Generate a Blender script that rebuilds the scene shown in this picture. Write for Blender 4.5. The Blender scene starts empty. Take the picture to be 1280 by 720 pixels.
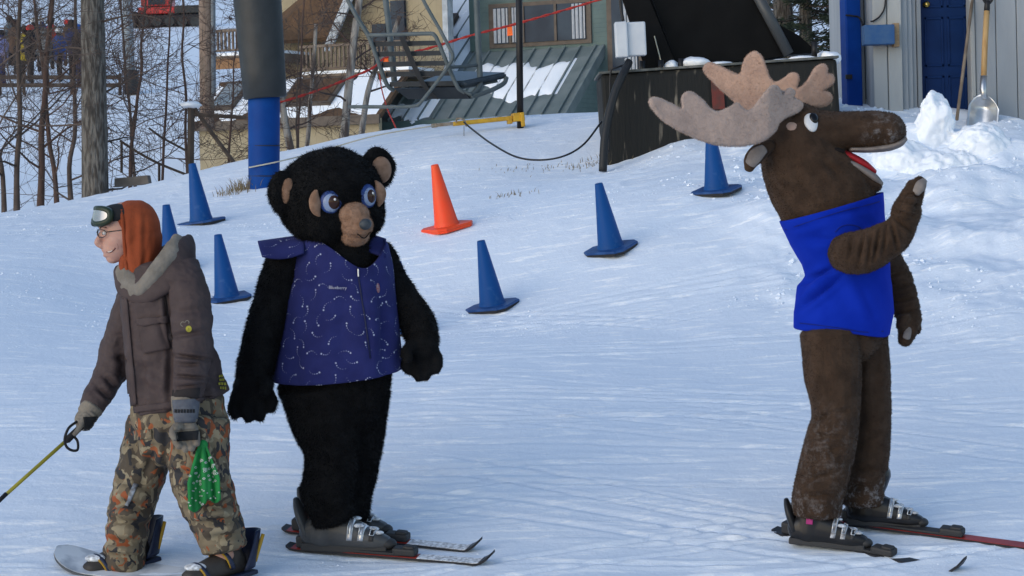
import bpy, bmesh, math, random
import numpy as np
from mathutils import Vector, Matrix
from mathutils.bvhtree import BVHTree
R = math.radians
scene = bpy.context.scene
col = scene.collection

# ------------------------------------------------------------------ camera
FPX, CAMZ = 3000.0, 1.6
PITCH = math.atan(110 / FPX)
ROLL = R(1.6)
R0 = np.array([1.0, 0, 0]); F0 = np.array([0, math.cos(PITCH), -math.sin(PITCH)]); U0 = np.array([0, math.sin(PITCH), math.cos(PITCH)])
CR = math.cos(ROLL) * R0 - math.sin(ROLL) * U0
CU = math.sin(ROLL) * R0 + math.cos(ROLL) * U0
CAM = np.array([0, 0, CAMZ])
cam = bpy.data.cameras.new('camera'); camo = bpy.data.objects.new('camera', cam); col.objects.link(camo)
cam.sensor_width = 36; cam.lens = 36 * FPX / 1280; cam.clip_start = 0.1; cam.clip_end = 4000
m = Matrix(((CR[0], CU[0], -F0[0], 0), (CR[1], CU[1], -F0[1], 0), (CR[2], CU[2], -F0[2], CAMZ), (0, 0, 0, 1)))
camo.matrix_world = m
scene.camera = camo

# ------------------------------------------------------------------ light
SUN_EL, SUN_AZ = R(21), R(-132)          # azimuth from +Y towards +X
world = bpy.data.worlds.new('World'); scene.world = world; world.use_nodes = True
wn = world.node_tree.nodes; wl = world.node_tree.links
sky = wn.new('ShaderNodeTexSky'); sky.sky_type = 'NISHITA'; sky.sun_disc = False
sky.sun_elevation = SUN_EL; sky.sun_rotation = SUN_AZ
sky.air_density = 1.0; sky.dust_density = 0.5; sky.ozone_density = 1.0
wn['Background'].inputs['Strength'].default_value = 0.145
wl.new(sky.outputs[0], wn['Background'].inputs['Color'])
sl = bpy.data.lights.new('sun', 'SUN'); sl.energy = 0.5; sl.angle = R(60); sl.color = (1.0, 0.95, 0.87)
so = bpy.data.objects.new('sun', sl); col.objects.link(so)
sd = Vector((math.sin(SUN_AZ) * math.cos(SUN_EL), math.cos(SUN_AZ) * math.cos(SUN_EL), math.sin(SUN_EL)))
so.rotation_euler = sd.to_track_quat('Z', 'Y').to_euler()
vs = scene.view_settings
vs.view_transform = 'Standard'; vs.look = 'None'; vs.exposure = 0.70; vs.gamma = 1.0; vs.use_curve_mapping = False
scene.cycles.max_bounces = 6

# ------------------------------------------------------------------ helpers
def W(px, py, d):
    """point seen at pixel (px,py) of the 1280x720 photograph that stands d metres away along Y"""
    v = (px - 640) / FPX * CR + (360 - py) / FPX * CU + F0
    return CAM + v * (d / v[1])
def Wv(px, py, d): return Vector(W(px, py, d))

def _h(ix, iy, iz, s):
    n = (ix * 374761393 + iy * 668265263 + iz * 2147483647 * 3 + s * 1274126177) & 0xffffffff
    n = ((n ^ (n >> 13)) * 1274126177) & 0xffffffff
    n = (n ^ (n >> 16)) & 0xffffffff
    return n / 4294967295.0 * 2 - 1
def vnoise(p, s=0):
    """value noise in -1..1, p (N,3)"""
    p = np.asarray(p, float); i = np.floor(p).astype(np.int64); f = p - i; f = f * f * f * (f * (f * 6 - 15) + 10)
    out = 0
    for dx in (0, 1):
        wx = f[:, 0] if dx else 1 - f[:, 0]
        for dy in (0, 1):
            wy = f[:, 1] if dy else 1 - f[:, 1]
            for dz in (0, 1):
                wz = f[:, 2] if dz else 1 - f[:, 2]
                out = out + wx * wy * wz * _h(i[:, 0] + dx, i[:, 1] + dy, i[:, 2] + dz, s)
    return out
def fbm(p, o=4, s=0):
    p = np.asarray(p, float); a = 1; t = 0; k = 0
    for j in range(o):
        t = t + a * vnoise(p * (2 ** j) + 17.3 * j, s + j); k += a; a *= .5
    return t / k

def tag(o, label=None, cat=None, group=None, kind=None):
    for k, v in (('label', label), ('category', cat), ('group', group), ('kind', kind)):
        if v: o[k] = v
    return o
def mesh_obj(name, verts, faces, mat=None, parent=None, smooth=False, origin=None):
    """verts in world space; origin / parent location is taken off"""
    me = bpy.data.meshes.new(name)
    off = np.array(parent_loc(parent)) if parent is not None else (np.array(origin) if origin is not None else np.zeros(3))
    V = np.asarray(verts, float) - off
    me.from_pydata([tuple(v) for v in V], [], [tuple(int(i) for i in f) for f in faces]); me.update()
    return link(name, me, mat, parent, smooth, None if parent is not None else tuple(off))
def parent_loc(p):
    l = Vector((0, 0, 0))
    while p is not None: l = l + p.location; p = p.parent
    return l
def link(name, me, mat=None, parent=None, smooth=False, loc=None):
    o = bpy.data.objects.new(name, me); col.objects.link(o)
    if mat: me.materials.append(mat)
    if parent is not None: o.parent = parent
    if loc is not None: o.location = loc
    if smooth and me.polygons: me.polygons.foreach_set('use_smooth', [True] * len(me.polygons))
    return o
def empty(name, loc, label=None, cat=None, group=None):
    o = bpy.data.objects.new(name, None); col.objects.link(o); o.location = tuple(loc); o.empty_display_size = .1
    return tag(o, label, cat, group)
class MB:
    def __init__(s): s.v = []; s.f = []
    def add(s, v, f):
        n = len(s.v); s.v += [tuple(p) for p in v]; s.f += [tuple(i + n for i in q) for q in f]; return s
    def box(s, c, size, ax=None, bevel=0):
        """box with centre, size, axes (3 vectors)"""
        c = np.array(c, float); A = np.eye(3) if ax is None else np.array(ax, float)
        h = np.array(size, float) / 2
        if bevel <= 0:
            v = [c + A[0] * h[0] * x + A[1] * h[1] * y + A[2] * h[2] * z for z in (-1, 1) for y in (-1, 1) for x in (-1, 1)]
            f = [(0, 2, 3, 1), (4, 5, 7, 6), (0, 1, 5, 4), (2, 6, 7, 3), (0, 4, 6, 2), (1, 3, 7, 5)]
            return s.add(v, f)
        bm = bmesh.new(); bmesh.ops.create_cube(bm, size=1)
        for q in bm.verts: q.co = Vector((q.co.x * size[0], q.co.y * size[1], q.co.z * size[2]))
        bmesh.ops.bevel(bm, geom=bm.edges[:], offset=bevel, segments=2, affect='EDGES', profile=.5)
        bm.verts.index_update()
        v = [c + A[0] * q.co.x + A[1] * q.co.y + A[2] * q.co.z for q in bm.verts]
        f = [[q.index for q in p.verts] for p in bm.faces]; bm.free()
        return s.add(v, f)
    def quadbox(s, quad, n, t):
        """slab: 4 corner points + direction n and thickness t"""
        q = [np.array(p, float) for p in quad]; n = np.array(n, float); n = n / np.linalg.norm(n) * t
        v = q + [p + n for p in q]
        return s.add(v, [(3, 2, 1, 0), (4, 5, 6, 7), (0, 1, 5, 4), (1, 2, 6, 5), (2, 3, 7, 6), (3, 0, 4, 7)])
    def tube(s, pts, r, seg=8, closed=False, cap=True):
        P = np.array(pts, float); n = len(P)
        rr = np.full(n, r, float) if np.isscalar(r) else np.array(r, float)
        T = np.zeros_like(P)
        for i in range(n):
            a = P[(i - 1) % n] if (closed or i > 0) else P[i]; b = P[(i + 1) % n] if (closed or i < n - 1) else P[i]
            T[i] = (b - a) / (np.linalg.norm(b - a) + 1e-9)
        ref = np.array([0, 0, 1.0]) if abs(T[0][2]) < .9 else np.array([1.0, 0, 0])
        u = np.cross(T[0], ref); u /= np.linalg.norm(u)
        v = []; base = len(s.v)
        for i in range(n):
            u = u - T[i] * u.dot(T[i]); u /= np.linalg.norm(u) + 1e-9; w = np.cross(T[i], u)
            for k in range(seg):
                a = 2 * math.pi * k / seg
                v.append(P[i] + (u * math.cos(a) + w * math.sin(a)) * rr[i])
        f = []
        for i in range(n if closed else n - 1):
            j = (i + 1) % n
            for k in range(seg):
                f.append((i * seg + k, i * seg + (k + 1) % seg, j * seg + (k + 1) % seg, j * seg + k))
        if cap and not closed:
            f.append(tuple(range(seg - 1, -1, -1))); f.append(tuple((n - 1) * seg + k for k in range(seg)))
        return s.add(v, f)
    def lathe(s, prof, seg=32, c=(0, 0, 0), ax=None):
        A = np.eye(3) if ax is None else np.array(ax, float); c = np.array(c, float)
        v = []; f = []
        for (r, z) in prof:
            for k in range(seg):
                a = 2 * math.pi * k / seg; v.append(c + A[0] * r * math.cos(a) + A[1] * r * math.sin(a) + A[2] * z)
        for i in range(len(prof) - 1):
            for k in range(seg):
                f.append((i * seg + k, i * seg + (k + 1) % seg, (i + 1) * seg + (k + 1) % seg, (i + 1) * seg + k))
        return s.add(v, f)
    def build(s, name, mat=None, parent=None, smooth=False, origin=None):
        return mesh_obj(name, s.v, s.f, mat, parent, smooth, origin)
def curve_pts(pts, n=8):
    """Catmull-Rom through pts"""
    P = [np.array(p, float) for p in pts]; P = [2 * P[0] - P[1]] + P + [2 * P[-1] - P[-2]]
    out = []
    for i in range(1, len(P) - 2):
        for k in range(n):
            t = k / n; a, b, c, d = P[i - 1], P[i], P[i + 1], P[i + 2]
            out.append(.5 * ((2 * b) + (c - a) * t + (2 * a - 5 * b + 4 * c - d) * t * t + (3 * b - a - 3 * c + d) * t ** 3))
    out.append(P[-2]); return out

# ------------------------------------------------------------------ materials
MATS = {}; ALB = 1.0
def pm(name, c, rough=.6, c2=None, scale=6, detail=4, bump=0, bscale=40, metal=0, sheen=0, thr=None, stretch=None, spec=.28, bdist=.01):
    if name in MATS: return MATS[name]
    c = tuple(v * ALB for v in c); c2 = None if c2 is None else tuple(v * ALB for v in c2)
    m = bpy.data.materials.new(name); m.use_nodes = True; nt = m.node_tree; b = nt.nodes['Principled BSDF']
    b.inputs['Base Color'].default_value = (*c, 1); b.inputs['Roughness'].default_value = rough; b.inputs['Metallic'].default_value = metal
    b.inputs['Specular IOR Level'].default_value = spec
    if sheen:
        b.inputs['Sheen Weight'].default_value = sheen; b.inputs['Sheen Roughness'].default_value = .5
        b.inputs['Sheen Tint'].default_value = (*[min(1, x * 3 + .05) for x in c], 1)
    tc = nt.nodes.new('ShaderNodeTexCoord'); src = tc.outputs['Object']
    if stretch:
        mp = nt.nodes.new('ShaderNodeMapping'); mp.inputs['Scale'].default_value = stretch; nt.links.new(src, mp.inputs[0]); src = mp.outputs[0]
    if c2 is not None:
        n = nt.nodes.new('ShaderNodeTexNoise'); n.inputs['Scale'].default_value = scale; n.inputs['Detail'].default_value = detail
        r = nt.nodes.new('ShaderNodeValToRGB'); lo, hi = thr or (.38, .62)
        r.color_ramp.elements[0].position = lo; r.color_ramp.elements[1].position = hi
        r.color_ramp.elements[0].color = (*c, 1); r.color_ramp.elements[1].color = (*c2, 1)
        nt.links.new(src, n.inputs['Vector']); nt.links.new(n.outputs['Fac'], r.inputs[0]); nt.links.new(r.outputs[0], b.inputs['Base Color'])
    if bump:
        n = nt.nodes.new('ShaderNodeTexNoise'); n.inputs['Scale'].default_value = bscale; n.inputs['Detail'].default_value = 5
        bn = nt.nodes.new('ShaderNodeBump'); bn.inputs['Strength'].default_value = bump; bn.inputs['Distance'].default_value = bdist
        nt.links.new(src, n.inputs['Vector']); nt.links.new(n.outputs['Fac'], bn.inputs['Height']); nt.links.new(bn.outputs[0], b.inputs['Normal'])
    MATS[name] = m; return m
def N(m, t): return m.node_tree.nodes.new(t)

# ------------------------------------------------------------------ ground
GP = [  # pixel x, pixel row, distance
 (-250,760,10),(215,714,10.5),(420,688,10.9),(640,730,10.3),(850,700,10.7),(1045,672,10.95),(1280,690,10.7),(1500,700,10.7),
 (-200,600,11.7),(0,600,11.6),(320,575,12.0),(640,560,12.1),(960,560,12.1),(1280,560,12.1),
 (0,460,13.8),(320,455,14.0),(640,450,14.0),(960,440,14.0),(1280,440,13.6),
 (-150,370,15.6),(0,355,16.0),(285,375,16.4),(497,352,16.3),(615,387,15.7),(763,315,16.3),(896,242,17.2),(558,287,17.2),(251,280,18.6),(205,296,17.8),
 (1010,330,15.7),(1200,320,15.6),(1450,300,15.4),
 (0,290,18.6),(330,236,20.0),(150,246,20.6),(-150,285,20.2),
 (0,266,20.6),(120,243,21.2),(220,221,21.6),(300,202,21.8),(470,166,22),(600,147,22.3),(750,141,22.6),
 (460,210,20),(600,190,20),(690,206,19.6),(752,209,19.3),(800,198,19.3),(850,172,19.3),(960,160,19.6),(1060,133,20.6),
 (1060,215,18.0),(1090,172,19.2),(1130,166,19.3),(1190,166,19.4),(1240,174,19.4),(1290,188,19.3),(1450,190,19.3),(1110,215,18.2),(1200,205,18.2),(1290,225,18.0),(1500,240,17.8),(1200,255,17.0),(1100,265,16.9),(1300,270,16.7)]
GC = np.array([W(*p) for p in GP])
extra = []
for (px, row, d) in [(-150,285,20.2),(0,266,20.6),(120,243,21.2),(220,221,21.6),(300,202,21.8),(470,166,22),(600,147,22.3),(750,141,22.6)]:
    p = W(px, row, d)
    extra.append((p[0], p[1] + 2.5, p[2] - .25)); extra.append((p[0] * 1.2, p[1] + 6, p[2] - 1.1))
for x in (2.5, 4.5, 7): extra.append((x, 25, 2.3)); extra.append((x, 29, 1.8))
GC = np.vstack([GC, np.array(extra)])
def _U(r2): return np.where(r2 > 0, .5 * r2 * np.log(r2 + 1e-12), 0)
def _tps(P, z, lam):
    n = len(P); K = _U(((P[:, None] - P[None]) ** 2).sum(-1)) + lam * np.eye(n)
    Q = np.hstack([np.ones((n, 1)), P]); A = np.zeros((n + 3, n + 3)); A[:n, :n] = K; A[:n, n:] = Q; A[n:, :n] = Q.T
    return np.linalg.solve(A, np.concatenate([z, np.zeros(3)]))
GW = _tps(GC[:, :2], GC[:, 2], .05)
def zg_base(X, Y):
    X = np.atleast_1d(np.asarray(X, float)); Y = np.atleast_1d(np.asarray(Y, float))
    Q = np.stack([X, Y], -1); n = len(GC)
    return _U(((Q[:, None] - GC[None, :, :2]) ** 2).sum(-1)) @ GW[:n] + GW[n] + GW[n + 1] * X + GW[n + 2] * Y
BANKS = []     # (x, y, height, radius x, radius y)
for (px, row, d, h, rx, ry) in [(1168,160,18.7,.16,.11,.16),(1150,180,18.6,.16,.30,.35),(1215,185,18.6,.12,.16,.25),(1262,215,18.3,.16,.30,.35),(1120,205,18.3,.10,.22,.3),
        (1190,245,17.4,.12,.35,.4),(1290,250,17.4,.14,.4,.4),(1070,235,17.5,.06,.3,.35),(1140,300,16.2,.07,.4,.35),(1240,320,15.8,.08,.4,.3),(1020,290,16.4,.06,.35,.35),(960,275,16.7,.05,.25,.35)]:
    p = W(px, row, d); BANKS.append((p[0], p[1], h, rx, ry))
_rt = random.Random(12); TRACKS = []
for k in range(80):
    y0 = 9.9 + 5.6 * _rt.random() ** 1.15; sl0 = _rt.uniform(-.12, .14) if k % 3 else _rt.uniform(-.6, .6); x0 = _rt.uniform(-4, 2.5); cv0 = _rt.uniform(-.06, .06); wd0 = _rt.uniform(.013, .026); dp0 = _rt.uniform(.004, .010); x1 = x0 + _rt.uniform(.8, 4)
    TRACKS.append((y0, sl0, cv0, wd0, dp0, x0, x1))
    if k % 3 == 0: TRACKS.append((y0 + .22, sl0, cv0, wd0, dp0, x0 + .2, x1 + .1))
def zg(X, Y, fine=True):
    X = np.atleast_1d(np.asarray(X, float)); Y = np.atleast_1d(np.asarray(Y, float))
    z = zg_base(X, Y)
    for (x, y, h, rx, ry) in BANKS:
        q = np.minimum(((X - x) / rx) ** 2 + ((Y - y) / ry) ** 2, 40); z = z + h * np.exp(-q ** 1.3)
    P = np.stack([X, Y, 0 * X], -1)
    lump = np.clip((X - 1.3) / .8, 0, 1) * np.clip((Y - 13.5) / 2, 0, 1) * np.clip((21 - Y) / 1.2, 0, 1)
    r = np.abs(fbm(P * 3.1, 4, 5))
    r2 = fbm(P * 1.4 + 7, 3, 6)
    z = z + lump * (.16 * r2 + .05 * (.35 - r) * np.clip(.5 + 1.6 * vnoise(P * 1.1 + 3, 8), 0, 1) + .018 * fbm(P * 7.7 + 4, 3, 9))
    z = z + .02 * fbm(P * .8, 3, 2)
    if fine:
        z = z + .005 * fbm(P * np.array([3.2, 4.6, 1]), 5, 11)
        z = z + .012 * np.clip(fbm(P * np.array([3.2, 13, 1]) + 31, 4, 13) - .16, 0, 1) * np.clip((15 - Y) / 3 + .4, .3, 1)
        for (y0, sl_, cv, wd, dp, x0, x1) in TRACKS:
            u = Y - (y0 + sl_ * X + cv * X * X); on = np.clip((X - x0) / .5, 0, 1) * np.clip((x1 - X) / .5, 0, 1)
            q = (u / wd) ** 2; z = z + on * dp * (.55 * np.exp(-((np.abs(u) - 1.7 * wd) / (.8 * wd)) ** 2) - np.exp(-np.minimum(q, 40)))
        a = .10 * np.sin(X * .3); u = Y + X * .05 + a      # ski and board tracks running across the slope
        t = np.clip(vnoise(np.stack([X * .22, u * 9, 0 * X], -1), 21) - .35, 0, 1)
        t2 = np.clip(vnoise(np.stack([X * .45 + 9, (u + X * .09) * 15, 0 * X], -1), 22) - .35, 0, 1)
        z = z - (.001 * t + .001 * t2) * (1 - .8 * lump) * np.clip((19 - Y) / 4, .15, 1)
        z = z + .022 * np.clip(fbm(P * 6.3 + 3, 3, 40) - .28, 0, 1) * np.clip((Y - 15) / 3, .1, 1)
        # groomer corduroy on the bank behind the cones
        w = np.clip((X - .1) / .8, 0, 1) * np.clip((Y - 15.5) / 1.5, 0, 1) * np.clip((1.9 - X) / .6, 0, 1)
        z = z + .010 * w * np.sin((Y * .86 - X * .5) * 2 * math.pi / .22) * np.clip(.5 + fbm(P * 1.3, 2, 50), 0, 1)
    return z
def hit_ground(px, py, lo=9, hi=23):
    """first point of the snow seen at a pixel"""
    d = np.arange(lo, hi, .02); v = (px - 640) / FPX * CR + (360 - py) / FPX * CU + F0
    P = CAM + v[None] * (d / v[1])[:, None]
    k = np.nonzero(P[:, 2] <= zg(P[:, 0], P[:, 1], False))[0]
    p = P[k[0]] if len(k) else P[-1]
    return np.array([p[0], p[1], float(zg(p[0], p[1])[0])])

snow = bpy.data.materials.new('packed_snow'); snow.use_nodes = True
def snow_nodes(m, streak=True):
    nt = m.node_tree; b = nt.nodes['Principled BSDF']; L = nt.links.new
    tc = nt.nodes.new('ShaderNodeTexCoord')
    mp = nt.nodes.new('ShaderNodeMapping'); mp.inputs['Scale'].default_value = (1.5, 7.0, 1.0); mp.inputs['Rotation'].default_value = (0, 0, R(4))
    n1 = nt.nodes.new('ShaderNodeTexNoise'); n1.inputs['Scale'].default_value = 2.2; n1.inputs['Detail'].default_value = 6; n1.inputs['Roughness'].default_value = .74
    L(tc.outputs['Object'], mp.inputs[0]); L(mp.outputs[0], n1.inputs['Vector'])
    r = nt.nodes.new('ShaderNodeValToRGB'); r.color_ramp.elements[0].position = .54; r.color_ramp.elements[1].position = .63
    r.color_ramp.elements[0].color = (.725, .785, .87, 1); r.color_ramp.elements[1].color = (.94, .95, .965, 1)
    if streak: L(n1.outputs['Fac'], r.inputs[0]); L(r.outputs[0], b.inputs['Base Color'])
    else: b.inputs['Base Color'].default_value = (.81, .845, .895, 1)
    mp2 = nt.nodes.new('ShaderNodeMapping'); mp2.inputs['Scale'].default_value = (.55, 22, 1); mp2.inputs['Rotation'].default_value = (0, 0, R(-3)); mp2.inputs['Location'].default_value = (3, 1, 0)
    n3 = nt.nodes.new('ShaderNodeTexNoise'); n3.inputs['Scale'].default_value = 1.9; n3.inputs['Detail'].default_value = 3
    L(tc.outputs['Object'], mp2.inputs[0]); L(mp2.outputs[0], n3.inputs['Vector'])
    r3 = nt.nodes.new('ShaderNodeMapRange'); r3.inputs[1].default_value = .655; r3.inputs[2].default_value = .74; L(n3.outputs['Fac'], r3.inputs[0])
    mx3 = nt.nodes.new('ShaderNodeMixRGB'); mx3.inputs[2].default_value = (.92, .935, .955, 1)
    if streak: L(r3.outputs[0], mx3.inputs[0]); L(r.outputs[0], mx3.inputs[1]); L(mx3.outputs[0], b.inputs['Base Color'])
    n2 = nt.nodes.new('ShaderNodeTexNoise'); n2.inputs['Scale'].default_value = 30; n2.inputs['Detail'].default_value = 9; n2.inputs['Roughness'].default_value = .7
    bp = nt.nodes.new('ShaderNodeBump'); bp.inputs['Strength'].default_value = .38; bp.inputs['Distance'].default_value = .02
    L(tc.outputs['Object'], n2.inputs['Vector']); L(n2.outputs['Fac'], bp.inputs['Height']); L(bp.outputs[0], b.inputs['Normal'])
    b.inputs['Roughness'].default_value = .55; b.inputs['Specular IOR Level'].default_value = .08
    b.inputs['Subsurface Weight'].default_value = 0
snow_nodes(snow)
snow2 = bpy.data.materials.new('loose_snow'); snow2.use_nodes = True; snow_nodes(snow2, False)

def grid_obj(name, us, ys, fx, fz, mat):
    U, Y = np.meshgrid(us, ys); X = fx(U, Y); Z = fz(X.ravel(), Y.ravel())
    V = np.stack([X.ravel(), Y.ravel(), Z], -1); n, k = len(ys), len(us)
    i = np.arange((n - 1) * k).reshape(n - 1, k)[:, :-1].ravel()
    F = np.stack([i, i + 1, i + k + 1, i + k], -1)
    me = bpy.data.meshes.new(name); me.vertices.add(len(V)); me.vertices.foreach_set('co', V.ravel())
    me.loops.add(F.size); me.loops.foreach_set('vertex_index', F.ravel().astype(np.int32))
    me.polygons.add(len(F)); me.polygons.foreach_set('loop_start', np.arange(0, F.size, 4, dtype=np.int32))
    me.update(calc_edges=True)
    return link(name, me, mat, None, True)
us = np.concatenate([np.linspace(-1.4, -.26, 40)[:-1], np.linspace(-.26, .26, 520), np.linspace(.26, 1.4, 40)[1:]])
ys = np.concatenate([np.linspace(3, 9.6, 25)[:-1], np.geomspace(9.6, 23.5, 560), np.linspace(23.5, 29, 40)[1:]])
def edge_fade(X, Y):
    q = np.clip((np.abs(X) / np.maximum(Y, 1) - .3) / .3, 0, 1); z = zg(np.clip(X, -6.5, 6.5), Y)
    near = np.clip((9.6 - Y) / 3, 0, 1)
    return z * (1 - .0 * q) * (1 - near) + near * (np.minimum(zg(np.clip(X, -6.5, 6.5), np.full_like(Y, 9.8)), .2) - .05 * (9.6 - Y))
ground = tag(grid_obj('snow_ground', us, ys, lambda U, Y: U * Y, edge_fade, snow), 'packed snow slope with ski tracks and a shovelled bank', None, None, 'structure')
# land beyond the crest, rising to a far snow slope
def zt(X, Y):
    X = np.atleast_1d(np.asarray(X, float)); Y = np.atleast_1d(np.asarray(Y, float))
    z = np.interp(Y, [-60, 5, 22, 29.5, 40, 55, 70, 80, 118, 150, 300, 600, 1200], [-4, -1.2, -1.5, -.2, .8, 2.6, 5.2, 6.2, 10.5, 14, 30, 66, 155])
    P = np.stack([X, Y, 0 * X], -1)
    return z + np.clip((Y - 28) / 20, 0, 1) * (.35 * fbm(P * .05, 3, 60) + .12 * fbm(P * .5, 3, 61)) + np.clip((Y - 26) / 8, 0, 1) * .0
terr = tag(grid_obj('far_snow_slope', np.linspace(-1, 1, 160), np.concatenate([np.linspace(-60, 26, 20)[:-1], np.geomspace(26, 1200, 220)]),
    lambda U, Y: U * (60 + np.maximum(Y, 0) * .9), zt, snow2), 'far snow slope rising behind the houses', None, None, 'structure')

def hit_terrain(px, py, lo=30, hi=260):
    """point of the far slope seen at a pixel"""
    d = np.arange(lo, hi, .1); v = (px - 640) / FPX * CR + (360 - py) / FPX * CU + F0
    P = CAM + v[None] * (d / v[1])[:, None]; k = np.nonzero(P[:, 2] <= zt(P[:, 0], P[:, 1]))[0]
    return P[k[0]] if len(k) else P[-1]
# ------------------------------------------------------------------ traffic cones
def gnormal(x, y):
    e = .15; a = [float(zg(x + dx, y + dy, False)[0]) for dx, dy in ((e, 0), (-e, 0), (0, e), (0, -e))]
    n = np.array([-(a[0] - a[1]) / (2 * e), -(a[2] - a[3]) / (2 * e), 1]); return n / np.linalg.norm(n)
def frame_from(z, xdir):
    z = np.array(z, float); z /= np.linalg.norm(z); x = np.array(xdir, float); x = x - z * x.dot(z); x /= np.linalg.norm(x)
    return np.array([x, np.cross(z, x), z])
m_cb = pm('blue_cone_plastic', (.003, .055, .21), .5, (.035, .10, .25), 16, 8, spec=.15, thr=(.58, .78), bump=.06, bscale=30)
m_cbase = pm('blue_cone_foot', (.007, .042, .15), .5, (.02, .07, .21), 14)
m_ck = pm('black_rubber', (.02, .02, .022), .7)
m_co = pm('orange_cone_plastic', (.80, .06, .014), .42, (.72, .075, .02), 8)
def cone_meshes():
    b = MB(); b.lathe([(.094, .018), (.090, .026), (.083, .05), (.0275, .448), (.026, .455), (.021, .455), (.021, .42), (.0, .42)], 28)
    f = MB(); rb = .148; pts = []
    for q in range(4):
        for da in (-10, 10):
            a = R(45 + 90 * q + da); pts.append((rb * math.cos(a) * 1.25, rb * math.sin(a) * 1.25))
    n = len(pts); v = []
    for sc, z in ((1, .006), (1, .016), (.97, .021)): v += [(x * sc, y * sc, z) for x, y in pts]
    fc = [tuple(range(n - 1, -1, -1)), tuple(range(2 * n, 3 * n))]
    for l in (0, 1): fc += [(l * n + k, l * n + (k + 1) % n, (l + 1) * n + (k + 1) % n, (l + 1) * n + k) for k in range(n)]
    f.add(v, fc)
    k = MB()
    k.add([(x * .98, y * .98, -.012) for x, y in pts] + [(x * .99, y * .99, .005) for x, y in pts],
          [tuple(range(n - 1, -1, -1)), tuple(range(n, 2 * n))] + [(i, (i + 1) % n, n + (i + 1) % n, n + i) for i in range(n)])
    return b, f, k
CONES = [(284, 372, 20, 'blue traffic cone standing between the snowboarder and the person in bear costume', 0),
 (217, 335, 50, 'blue traffic cone half hidden behind the orange hood of the snowboarder', 0),
 (252, 279, 65, 'blue traffic cone uphill below the padded lift tower and dry grass', 0),
 (509, 414, 30, 'blue traffic cone almost covered by the arm of the bear costume', 0),
 (559, 285, 35, 'bright orange traffic cone standing among the blue ones', 1),
 (616, 384, 62, 'blue traffic cone with scuffed top, lowest on the slope below the orange cone', 0),
 (764, 313, 58, 'blue traffic cone on the groomed bank below the black hose', 0),
 (896, 240, 62, 'blue traffic cone beneath the plush antlers, in front of the dark block', 0)]
cb, cf, ck = cone_meshes()
for (px, py, yaw, lab, org) in CONES:
    p = hit_ground(px, py); n = gnormal(p[0], p[1]); n = n * np.array([.5, .5, 1]) + np.array([-.10, 0, 0]); n /= np.linalg.norm(n)
    A = frame_from(n, (math.cos(R(yaw)), math.sin(R(yaw)), 0))
    e = empty('traffic_cone', p, lab, 'traffic cone', 'cones marking the lift lane')
    for nm, mb, mt in (('cone_body', cb, m_co if org else m_cb), ('foot', cf, m_co if org else m_cbase), ('rubber_base', ck, m_co if org else m_ck)):
        V = np.array(mb.v) @ A * (1.02 if py < 330 else .98) + p
        mesh_obj(nm, V, mb.f, mt, e, nm == 'cone_body')

# ------------------------------------------------------------------ lift tower with pads
m_blue = pm('blue_pad_vinyl', (.001, .036, .185), .55, (.002, .046, .22), 5, spec=.12, bump=.15, bscale=14, bdist=.02)
m_grey = pm('charcoal_pad_vinyl', (.02, .024, .027), .5, (.028, .032, .036), 6, bump=.2, bscale=10, bdist=.03)
def gz(x, y): return float(zg(x, y)[0])
tb = hit_ground(330, 232); TD = tb[1]; k = 20.0 / TD
t = empty('lift_tower', tb, 'lift tower wrapped in a blue pad below and a charcoal pad above', 'lift tower')
def taper(name, p0, r0, p1, r1, mat, parent, seg=28, rings=6):
    P = [np.array(p0) * (1 - q) + np.array(p1) * q for q in np.linspace(0, 1, rings)]
    rr = [r0 * (1 - q) + r1 * q for q in np.linspace(0, 1, rings)]
    d = (P[1] - P[0]) / np.linalg.norm(P[1] - P[0]); P = [P[0] - d * .0, P[0] + d * .012] + P[1:-1] + [P[-1] - d * .012, P[-1]]; rr = [r0 * .93, r0] + rr[1:-1] + [r1, r1 * .93]
    return MB().tube(P, rr, seg).build(name, mat, parent, True)
s_ = FPX / TD
taper('blue_pad', W(330, 245, TD), 19.5 / s_, W(330, 118, TD), 20 / s_, m_blue, t)
taper('charcoal_pad', W(331.5, 123, TD), 27 / s_, W(317, -60, TD), 31.5 / s_, m_grey, t)
taper('steel_tube', W(330, 130, TD), 15 / s_, W(309, -160, TD), 15 / s_, pm('galvanised', (.35, .37, .38), .5, metal=.3), t)
for py in (182, 220):
    MB().tube([W(330 + 20.2 * math.cos(a), py, TD - 20.2 / s_ * math.sin(a)) for a in np.linspace(-.1, math.pi + .1, 16)], .004, 5).build('strap', m_ck, t)

# ------------------------------------------------------------------ gate arm on black pole, rope, cables
m_blk = pm('black_steel', (.012, .012, .014), .45)
m_yel = pm('yellow_paint', (.55, .33, .03), .5, (.42, .24, .03), 12, bump=.1)
m_rope = pm('pale_rope', (.42, .40, .33), .8)
PD = 20.9
g = empty('gate_pole', W(650, 165, PD), 'black steel pole hanging above the snow with a yellow trip arm', 'pole')
MB().tube([W(650.5, 164, PD), W(648, -60, PD)], 4.2 / (FPX / PD), 12).build('pole', m_blk, g, True)
ar = MB(); a0, a1 = W(566, 155, PD - .1), W(640, 147.5, PD); dx = (a1 - a0) / np.linalg.norm(a1 - a0); A = frame_from(np.cross(dx, (0, 1, 0)), dx)
ar.box((a0 + a1) / 2, (np.linalg.norm(a1 - a0), .05, .038), A, .006)
arm = ar.build('trip_arm', m_yel, g)
cl = MB(); cl.box(W(647.5, 146.5, PD), (.10, .10, .075), A, .006); cl.box(W(652, 150, PD), (.03, .13, .12), A, .005); cl.box(W(637, 152, PD), (.04, .07, .04), A, .004)
cl.build('clamp', m_yel, arm)
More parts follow.
